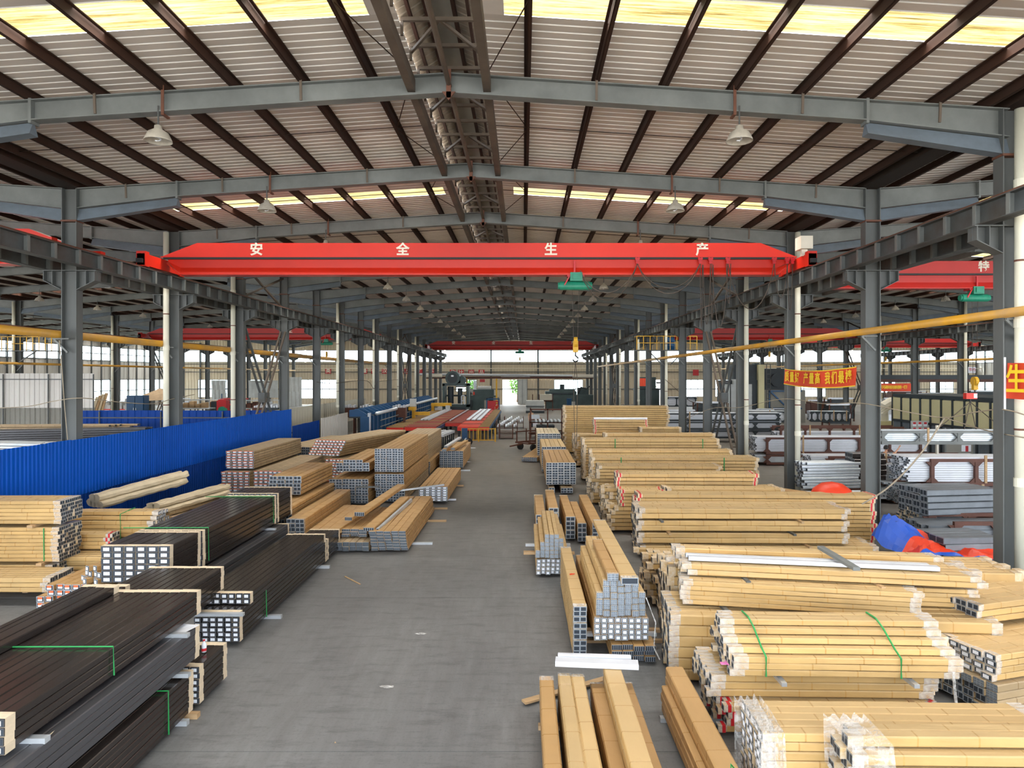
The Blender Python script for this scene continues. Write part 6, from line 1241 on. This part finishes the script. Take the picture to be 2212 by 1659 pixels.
machine('air_duct', 'beige elbow air duct beside the site office', 'duct', (XA(1918, 47), 47, 0), [('elbow', 'cream_wall', [('t', [(-.4, 0, 1.6), (-.4, 0, 2.2), (-.25, 0, 2.7), (.2, 0, 2.95), (.6, 0, 2.95)], .4)]), ('fan_case', 'plate_cream', [('b', -1.0, .3, -.6, .6, 0, 1.7)]), ('filter', 'mach_blue', [('b', .3, .9, -.5, .5, .4, 1.5)])])
machine('white_board', 'grey marked panel standing before the site office', 'board', (XA(2072, 36), 36, 0), [('panel', 'concrete_wall', [('b', -.75, .75, -.03, .03, .6, 2.0)]), ('frame', 'steel', [('b', -.8, -.72, -.05, .05, 0, 2.05), ('b', .72, .8, -.05, .05, 0, 2.05)]), ('notice', 'label', [('b', .1, .6, -.05, -.03, .8, 1.15)]), ('red_strip', 'sign_red', [('b', .3, .45, -.06, -.05, .8, 1.1)])])
machine('crane_beam', 'thick dark beam crossing above the site office in the right bay', 'beam', (33, 58.5, 4.3), [('beam', 'mach_dark', [('b', -3.5, 16, -.2, .2, .25, .62)]), ('lower_flange', 'rack', [('b', -3.5, 16, -.25, .25, 0, .25)])])
for i, (x, y, w, d, h, m) in enumerate(((29, 74, 3, 2, 1.6, 'mach_grey'), (34, 72, 2.5, 1.5, 2.0, 'mach_dark'), (36, 80, 4, 2, 1.5, 'rack'), (44, 78, 4, 2, 1.8, 'mach_grey'), (50, 84, 4, 2, 2.2, 'mach_green'), (40, 66, 3, 1.5, 1.3, 'alu'), (30, 64, 2, 1.5, 1.7, 'mach_dark'), (18.5, 66, 3, 1.6, 1.8, 'mach_dark'), (21, 60, 2.6, 1.6, 1.3, 'alu_white'), (14.5, 62, 2.4, 1.5, 1.2, 'mach_dark'), (28.5, 52, 2, 1, 1.3, 'alu'), (62, 90, 5, 2, 2.4, 'mach_dark'), (56, 98, 5, 2, 2.2, 'rack'))):
    machine('work_station', f'{ordn(i)} distant work station with bars and boxes in the right bays', 'machine', (x, y, 0), [('body', m, [('b', -w/2, w/2, 0, d, .3, h), ('b', -w/2+.2, w/2-.6, .2, d-.2, h, h+.35)]), ('leg', 'rack', [('b', s*w/2-.06, s*w/2+.06, q_, q_+.12, 0, h+.4) for s in (-1, 1) for q_ in (0, d)]), ('load', 'alu_white', [('b', -w/2-.2+.1*k, w/2+.1*k, .1+k*.25, .25+k*.25, h+.35, h+.42+.05*(k % 3)) for k in range(4)])], group='distant work stations on the right')
# ================================================================ left bay workshop behind the blue fence
machine('tool_cabinet', 'tall blue cabinet behind the blue fence in the left bay', 'cabinet', (XA(292, 58), 58, 0), [('body', 'mach_blue', [('b', -.75, .75, 0, .8, 0, 3.15)]), ('door', 'mach_blue', [('b', -.7, -.03, -.05, 0, .3, 3.05), ('b', .03, .7, -.05, 0, .3, 3.05)]), ('handle', 'alu', [('b', -.12, -.08, -.1, -.05, 1.7, 2.1), ('b', .08, .12, -.1, -.05, 1.7, 2.1)]), ('side_panel', 'mach_grey', [('b', -.95, -.76, .1, .7, 0, 2.9)])])
t = thing('canopy_tent', 'beige canopy over a work place in the left bay', 'canopy', (XA(342, 60), 60, 0)); q = MB(); c = [(-2.2, -1.2, 2.6), (1.6, -1.2, 2.75), (1.6, 1.2, 2.75), (-2.2, 1.2, 2.6)]; ap = (.2, 0, 3.75)
for i in range(4): q.v += [c[i], c[(i+1) % 4], ap]; n_ = len(q.v); q.f.append((n_-3, n_-2, n_-1)); q.m.append(0)
q.build('canvas', M['tan'], t)
for x, y in ((-2.1, -1.1), (1.5, -1.1), (-2.1, 1.1), (1.5, 1.1)): q = MB(); q.tube([(x, y, 0), (x, y, 2.65)], .04, 6); q.build('pole', M['alu'], t)
for i, (px, Y, w, h, m1, m2) in enumerate(((415, 62, 3.2, 2.5, 'alu', 'wood'), (455, 66, 2.6, 2.4, 'mach_grey', 'tan'), (250, 64, 2.4, 2.3, 'sign_red', 'mach_grey'), (575, 70, 2.6, 2.2, 'rack', 'alu'), (540, 66, 2.2, 2.3, 'mach_grey', 'rack'), (380, 72, 3, 2.3, 'mach_dark', 'alu'))):
    machine('work_bench', f'{ordn(i)} cluttered work bench behind the blue fence in the left bay', 'bench', (XA(px, Y), Y, 0), [('top', m1, [('b', -w/2, w/2, 0, 1.2, h-.7, h-.6)]), ('leg', 'steel_dark', [('b', s*w/2-.05, s*w/2+.05, y_, y_+.1, 0, h-.7) for s in (-1, 1) for y_ in (.05, 1.05)]), ('boxes', m2, [('b', -w/2+.15+.55*k, -w/2+.55+.55*k, .2, .8, h-.6, h-.25+.12*(k % 3)) for k in range(int(w/.6))]), ('rail', 'alu', [('b', -w/2, w/2, 0, .06, h+.1, h+.18), ('b', -w/2, -w/2+.06, 0, .06, h-.6, h+.1), ('b', w/2-.06, w/2, 0, .06, h-.6, h+.1)])], group='benches behind the blue fence')
machine('welding_machine', 'red machine with a dark front behind the blue fence', 'machine', (XA(477, 64), 64, 0), [('hood', 'sign_red', [('b', -.4, .5, 0, .8, 1.5, 2.5), ('b', -.3, .4, .1, .7, 2.5, 2.6)]), ('front', 'mach_dark', [('b', -.95, -.4, 0, .8, .6, 2.4)]), ('motor', 'teal', [('t', [(.2, -.3, 1.6), (.2, .2, 1.6)], .35)])])
machine('paint_racks', 'blue posted rack with red shelves in the left bay', 'rack', (XA(503, 70), 70, 0), [('post', 'mach_blue', [('b', x, x+.08, 0, .08, 0, 3.0) for x in (-1.2, 0, 1.2)]), ('shelf', 'sign_red', [('b', -1.25, 1.3, -.1, .8, z, z+.12) for z in (.6, 1.2, 1.8, 2.4)])])
for i, (px0, px1, Y, z0, z1) in enumerate(((457, 488, 92, 1.7, 4.25), (497, 520, 92, 1.7, 4.3), (537, 601, 92, 1.9, 4.25), (622, 652, 90, .8, 4.7))):
    q = MB(); x0, x1 = XA(px0, Y), XA(px1, Y); n_ = 10
    for k in range(n_):
        for j in range(4):
            g_ = lambda a, b: (x0+(x1-x0)*a/n_, Y+.06*math.sin(a*2.1+b), z0+(z1-z0)*b/4); q.quad(g_(k, j), g_(k+1, j), g_(k+1, j+1), g_(k, j+1))
    tag(q.build('cover_sheet', M['mach_grey'], None, None, True), f'{ordn(i)} pale grey cover sheet hung up far back in the left bay', 'sheet', 'cover sheets in the left bay')
for i, px in enumerate((560, 585, 752, 790, 860)): machine('parts_bin', f'{ordn(i)} bin of shiny parts on the left bay benches', 'bin', (XA(px, 56), 56, 0), [('bin', 'mach_dark' if i % 2 else 'rack', [('b', -.6, .6, 0, .8, 1.4, 2.2), ('b', -.5, -.4, .1, .7, 0, 1.4), ('b', .4, .5, .1, .7, 0, 1.4)]), ('parts', 'alu_white', [('b', -.5+.22*k, -.35+.22*k, .1, .7, 2.1, 2.35+.06*(k % 3)) for k in range(5)])], group='parts bins behind the partition')
for i, (px, py0, py1) in enumerate(((200, 870, 845), (206, 868, 842), (213, 870, 850), (220, 869, 848))):
    q = MB(); q.bar((XA(px-8, 52), 52, 1.2), (XA(px, 52), 52.6, 3.2+.1*i), .35, .05); tag(q.build('leaning_board', M['wood' if i % 2 else 'paper_pale']), f'{ordn(i)} board from the left leaning behind the blue fence', 'board', 'boards leaning in the left bay')
# ================================================================ cables
def cable(name, lab, pts, r=.012, m='rope'):
    P = [Vector(p) for p in pts]; out = []
    for i in range(len(P)-1):
        a, b = P[i], P[i+1]; n = 6; p0 = P[max(i-1, 0)]; p3 = P[min(i+2, len(P)-1)]
        for k in range(n):
            u = k/n; out.append(.5*((2*a)+(b-p0)*u+(2*p0-5*a+4*b-p3)*u*u+(3*a-p0-3*b+p3)*u**3))
    out.append(P[-1]); q = MB(); q.tube(out, r, 5); tag(q.build(name, M[m]), lab, 'cable')
def C3(px, py, Y): return (XA(px, Y), Y, ZA(py, Y))
cable('slack_cable', 'pale slack cable strung past the near left column', [C3(-20, 882, 19.8), C3(60, 878, 19.8), C3(120, 866, 19.9), C3(178, 860, 19.9), C3(260, 869, 22), C3(330, 872, 24.5), C3(372, 862, 26), C3(420, 852, 29)], .014)
cable('slack_rope', 'thin rope hanging from the yellow pipe beside the near left column', [C3(128, 735, 18.4), C3(134, 800, 18.6), C3(139, 870, 18.8), C3(146, 950, 19)], .012)
cable('slack_cable', 'pale cable strung between the columns on the right', [C3(1480, 905, 40), C3(1540, 882, 36), C3(1600, 880, 31.5), C3(1690, 862, 26.0), C3(1780, 872, 23), C3(1860, 871, 20.1), C3(1960, 890, 18), C3(2040, 902, 17), C3(2110, 890, 15.5), C3(2170, 885, 14.1), C3(2240, 905, 13.3)], .014)
cable('slack_cable', 'second pale cable running from the middle knot to the near right column', [C3(2040, 902, 17), C3(2090, 918, 16.2), C3(2150, 934, 14.6), C3(2240, 950, 13.4)], .014)
cable('stay_rope', 'slanted pale rope tied down behind the second right column', [C3(2041, 902, 17), C3(1985, 985, 17.3), C3(1920, 1052, 17.8), C3(1862, 1089, 18.2)], .022)
cable('slack_cable', 'dark slack cable hung between far right columns', [C3(1437, 820, 50), C3(1460, 840, 47), C3(1490, 866, 44), C3(1520, 872, 40), C3(1560, 882, 36)], .02, 'cable')
cable('slack_cable', 'slack cable hung along the left bay columns', [C3(684, 825, 44), C3(720, 828, 46), C3(790, 822, 55), C3(808, 840, 56), C3(815, 825, 62), C3(860, 820, 68)], .02, 'cable')
# ================================================================ people
def person(lab, loc, rz, reach=True, helmet=False, shirt='shirt', h=1.7):
    root = thing('person', lab, 'person', loc, rz); s = h/1.7
    def skin(name, V_, E_, m, par):
        me = bpy.data.meshes.new(name); me.from_pydata([tuple(Vector(v[:3])*s) for v in V_], E_, []); me.materials.append(m); o = obj(name, me, par)
        md = o.modifiers.new('skin', 'SKIN'); me.skin_vertices[0].data[0].use_root = True
        for i, v in enumerate(V_): r = v[3] if isinstance(v[3], tuple) else (v[3], v[3]); me.skin_vertices[0].data[i].radius = (r[0]*s, r[1]*s)
        sd = o.modifiers.new('sub', 'SUBSURF'); sd.levels = 1; sd.render_levels = 2; return o
    Vb = [(0, 0, .95, (.15, .1)), (0, 0, 1.2, (.15, .1)), (0, 0, 1.38, (.17, .1)), (0, 0, 1.47, .055), (0, .01, 1.53, .055), (0, .02, 1.6, (.075, .09)), (0, .015, 1.68, (.06, .075))]
    Eb = [(0, 1), (1, 2), (2, 3), (3, 4), (4, 5), (5, 6)]
    def chain(start, pts):
        p = start
        for v in pts: Vb.append(v); Eb.append((p, len(Vb)-1)); p = len(Vb)-1
        return p
    for sx in (-1, 1):
        chain(0, [(sx*.1, 0, .86, .085), (sx*.11, .01, .48, .055), (sx*.11, -.02, .1, .04), (sx*.11, .1, .04, .04)])
        if reach and sx > 0: w = chain(2, [(.2, 0, 1.4, .055), (.34, .1, 1.42, .042), (.42, .22, 1.62, .03), (.45, .26, 1.7, (.035, .018))]); d = Vector((.25, .3, .9)).normalized()
        else: w = chain(2, [(sx*.2, 0, 1.4, .055), (sx*.25, .0, 1.12, .04), (sx*.24, .08, .88, .03), (sx*.24, .1, .8, (.035, .018))]); d = Vector((0, .1, -1)).normalized()
        b = Vector(Vb[w][:3])
        for k, ln in enumerate((.07, .085, .08, .065)):
            o_ = Vector((.018*(k-1.5), 0, 0)); p1 = b+o_+d*ln*.5; p2 = b+o_+d*ln+Vector((0, .012, 0)); q1 = len(Vb); Vb.append((*p1, .009)); Vb.append((*p2, .008)); Eb.extend([(w, q1), (q1, q1+1)])
        p1 = b+Vector((-sx*.035, .015, 0)); q1 = len(Vb); Vb.append((*p1, .01)); Vb.append((*(p1+d*.035+Vector((-sx*.01, .01, 0))), .009)); Eb.extend([(w, q1), (q1, q1+1)])
    body = skin('body', Vb, Eb, M['skin'], root)
    sv = [(0, 0, .9, (.17, .12)), (0, 0, 1.2, (.165, .115)), (0, 0, 1.38, (.185, .115)), (0, 0, 1.45, .075)]; se = [(0, 1), (1, 2), (2, 3)]
    for sx in (-1, 1):
        n0 = len(sv); sv += [(sx*.2, 0, 1.4, .07), ((.3, .07, 1.42, .06) if reach and sx > 0 else (sx*.24, .0, 1.2, .06))]; se += [(2, n0), (n0, n0+1)]
    skin('shirt', sv, se, M[shirt], root)
    tv = [(0, 0, .95, (.165, .115))]; te = []
    for sx in (-1, 1): n0 = len(tv); tv += [(sx*.1, 0, .84, .1), (sx*.11, .01, .48, .075), (sx*.11, -.01, .08, .06)]; te += [(0, n0), (n0, n0+1), (n0+1, n0+2)]
    skin('trousers', tv, te, M['trousers'], root)
    q = MB(); q.lathe([(0, .135), (.05, .128), (.085, .09), (.1, .03), (.098, -.04), (.085, -.05)], n=14); o = q.build('helmet' if helmet else 'hair', M['yellow'] if helmet else M['hair'], root, (0, -.005*s, 1.625*s), True); o.scale = (s, s*1.12, s)
    for sx in (-1, 1): q = MB(); q.lathe([(0, .012), (.009, .006), (.009, -.006), (0, -.012)], n=6); q.build('eye', M['hair'], root, (sx*.032*s, .105*s, 1.615*s)); q = MB(); q.lathe([(0, .03), (.014, .015), (.014, -.015), (0, -.03)], n=6); q.build('ear', M['skin'], root, (sx*.09*s, .0, 1.6*s))
    q = MB(); q.prism([(-.014, .1, 1.575), (.014, .1, 1.575), (0, .1, 1.61)], (0, .03, -.01)); q.build('nose', M['skin'], root)
    q = MB(); q.box(-.025, .025, .1, .108, 1.54, 1.55); q.build('mouth', M['sign_red'], root)
person('person with black hair in grey shirt reaching up to the lifted cradle', (XA(1914, 29.9), 29.9, .0), R(-60), True)
person('person in orange vest and yellow helmet near the far door', (XA(1073, 80), 80, 0), R(150), False, True, 'tarp_o')
person('person in tan clothes bending over the bench right of the far aisle', (XA(1147, 62), 62, 0), R(200), False, False, 'tan')
# ================================================================ small things on the floor and stacks
def flat_scrap(lab, px, py, r, m, n=9, z=.004, name='plastic_scrap', cat='scrap'):
    c = G(px, py, 0); rd = random.Random(px); q = MB(); pts = [(r*rd.uniform(.4, 1.1)*math.cos(i*6.283/n), .5*r*rd.uniform(.4, 1.1)*math.sin(i*6.283/n), z+rd.uniform(0, .02)) for i in range(n)]; n0 = len(q.v); q.v += pts + [(0, 0, z+.03)]
    for i in range(n): q.f.append((n0+i, n0+(i+1) % n, n0+n)); q.m.append(0)
    tag(q.build(name, M[m], None, (c.x, c.y, 0)), lab, cat)
flat_scrap('crumpled clear plastic scrap in the middle of the aisle floor', 910, 1370, .13, 'film'); flat_scrap('clear plastic scrap on the near aisle floor', 835, 1485, .14, 'film'); flat_scrap('torn plastic scrap beside the far trolley', 1010, 998, .3, 'label'); flat_scrap('white paper scrap near the flat stack', 1018, 968, .4, 'label'); flat_scrap('pale paper scrap on the floor by the right columns', 2165, 1322, .14, 'label')
flat_scrap('small beige crumb on the near aisle floor', 724, 1607, .02, 'wood')
a, b = G(745, 1245, .01), G(778, 1262, .01); q = MB(); q.bar(a, b, .03, .015); tag(q.build('wooden_stick', M['wood']), 'thin wooden stick lying on the aisle floor', 'stick')
t = thing('drink_bottle', 'small red and white drink bottle on the black profile stack', 'bottle', (-4.85, 10.25, .62)); q = MB(); q.lathe([(0, 0), (.035, 0), (.036, .1), (.03, .13), (.015, .15), (.015, .17)], n=14); q.build('bottle_body', M['label'], t, smooth=True); q = MB(); q.lathe([(.037, .02), (.037, .06)], n=14); q.build('bottle_label', M['redtape'], t); q = MB(); q.lathe([(.017, .165), (.017, .185), (0, .185)], n=10); q.build('cap', M['redtape'], t)
t = thing('wood_block', 'small wooden block under the corner of the nearest black stack', 'block', (-4.66, 9.5, 0)); q = MB(); q.box(-.09, .09, -.05, .05, 0, .07); q.build('block', M['wood'], t); q = MB(); q.box(-.09, .09, -.051, -.05, .02, .05); q.build('end_grain', M['wood'], t)
q = MB(); q.quad((0, 0, 0), (.5, 0, .02), (.55, .35, .0), (.02, .4, .03)); tag(q.build('paper_sheet', M['label'], None, (-5.25, 9.45, 1.19)), 'white paper sheet lying on the second black tier', 'paper')
q = MB(); q.quad((0, 0, 0), (.1, .02, .03), (.11, .2, .09), (.01, .2, .01)); tag(q.build('torn_paper', M['paper_pale'], None, (-4.84, 6.62, 1.14)), 'torn brown paper flap on the side of the nearest black stack', 'paper')
q = MB(); q.box(0, .02, 0, .14, 0, .004); q.box(-.08, .0, .02, .1, .0, .004); tag(q.build('pink_tape', M['pink'], None, (2.72, 9.0, .95)), 'short pink tape end on the green strapped heap', 'tape')
strap([(2.05, 11.3, 1.1), (2.2, 11.25, .7), (2.16, 11.2, .3), (2.25, 11.15, .12)], 'loose clear plastic tail hanging from the tall aisle stack', .012, 'film')
strap([(5.6, 8.8, .95), (5.62, 8.78, .6), (5.63, 8.75, .35)], 'clear plastic tail hanging off the green strapped heap', .02, 'film')
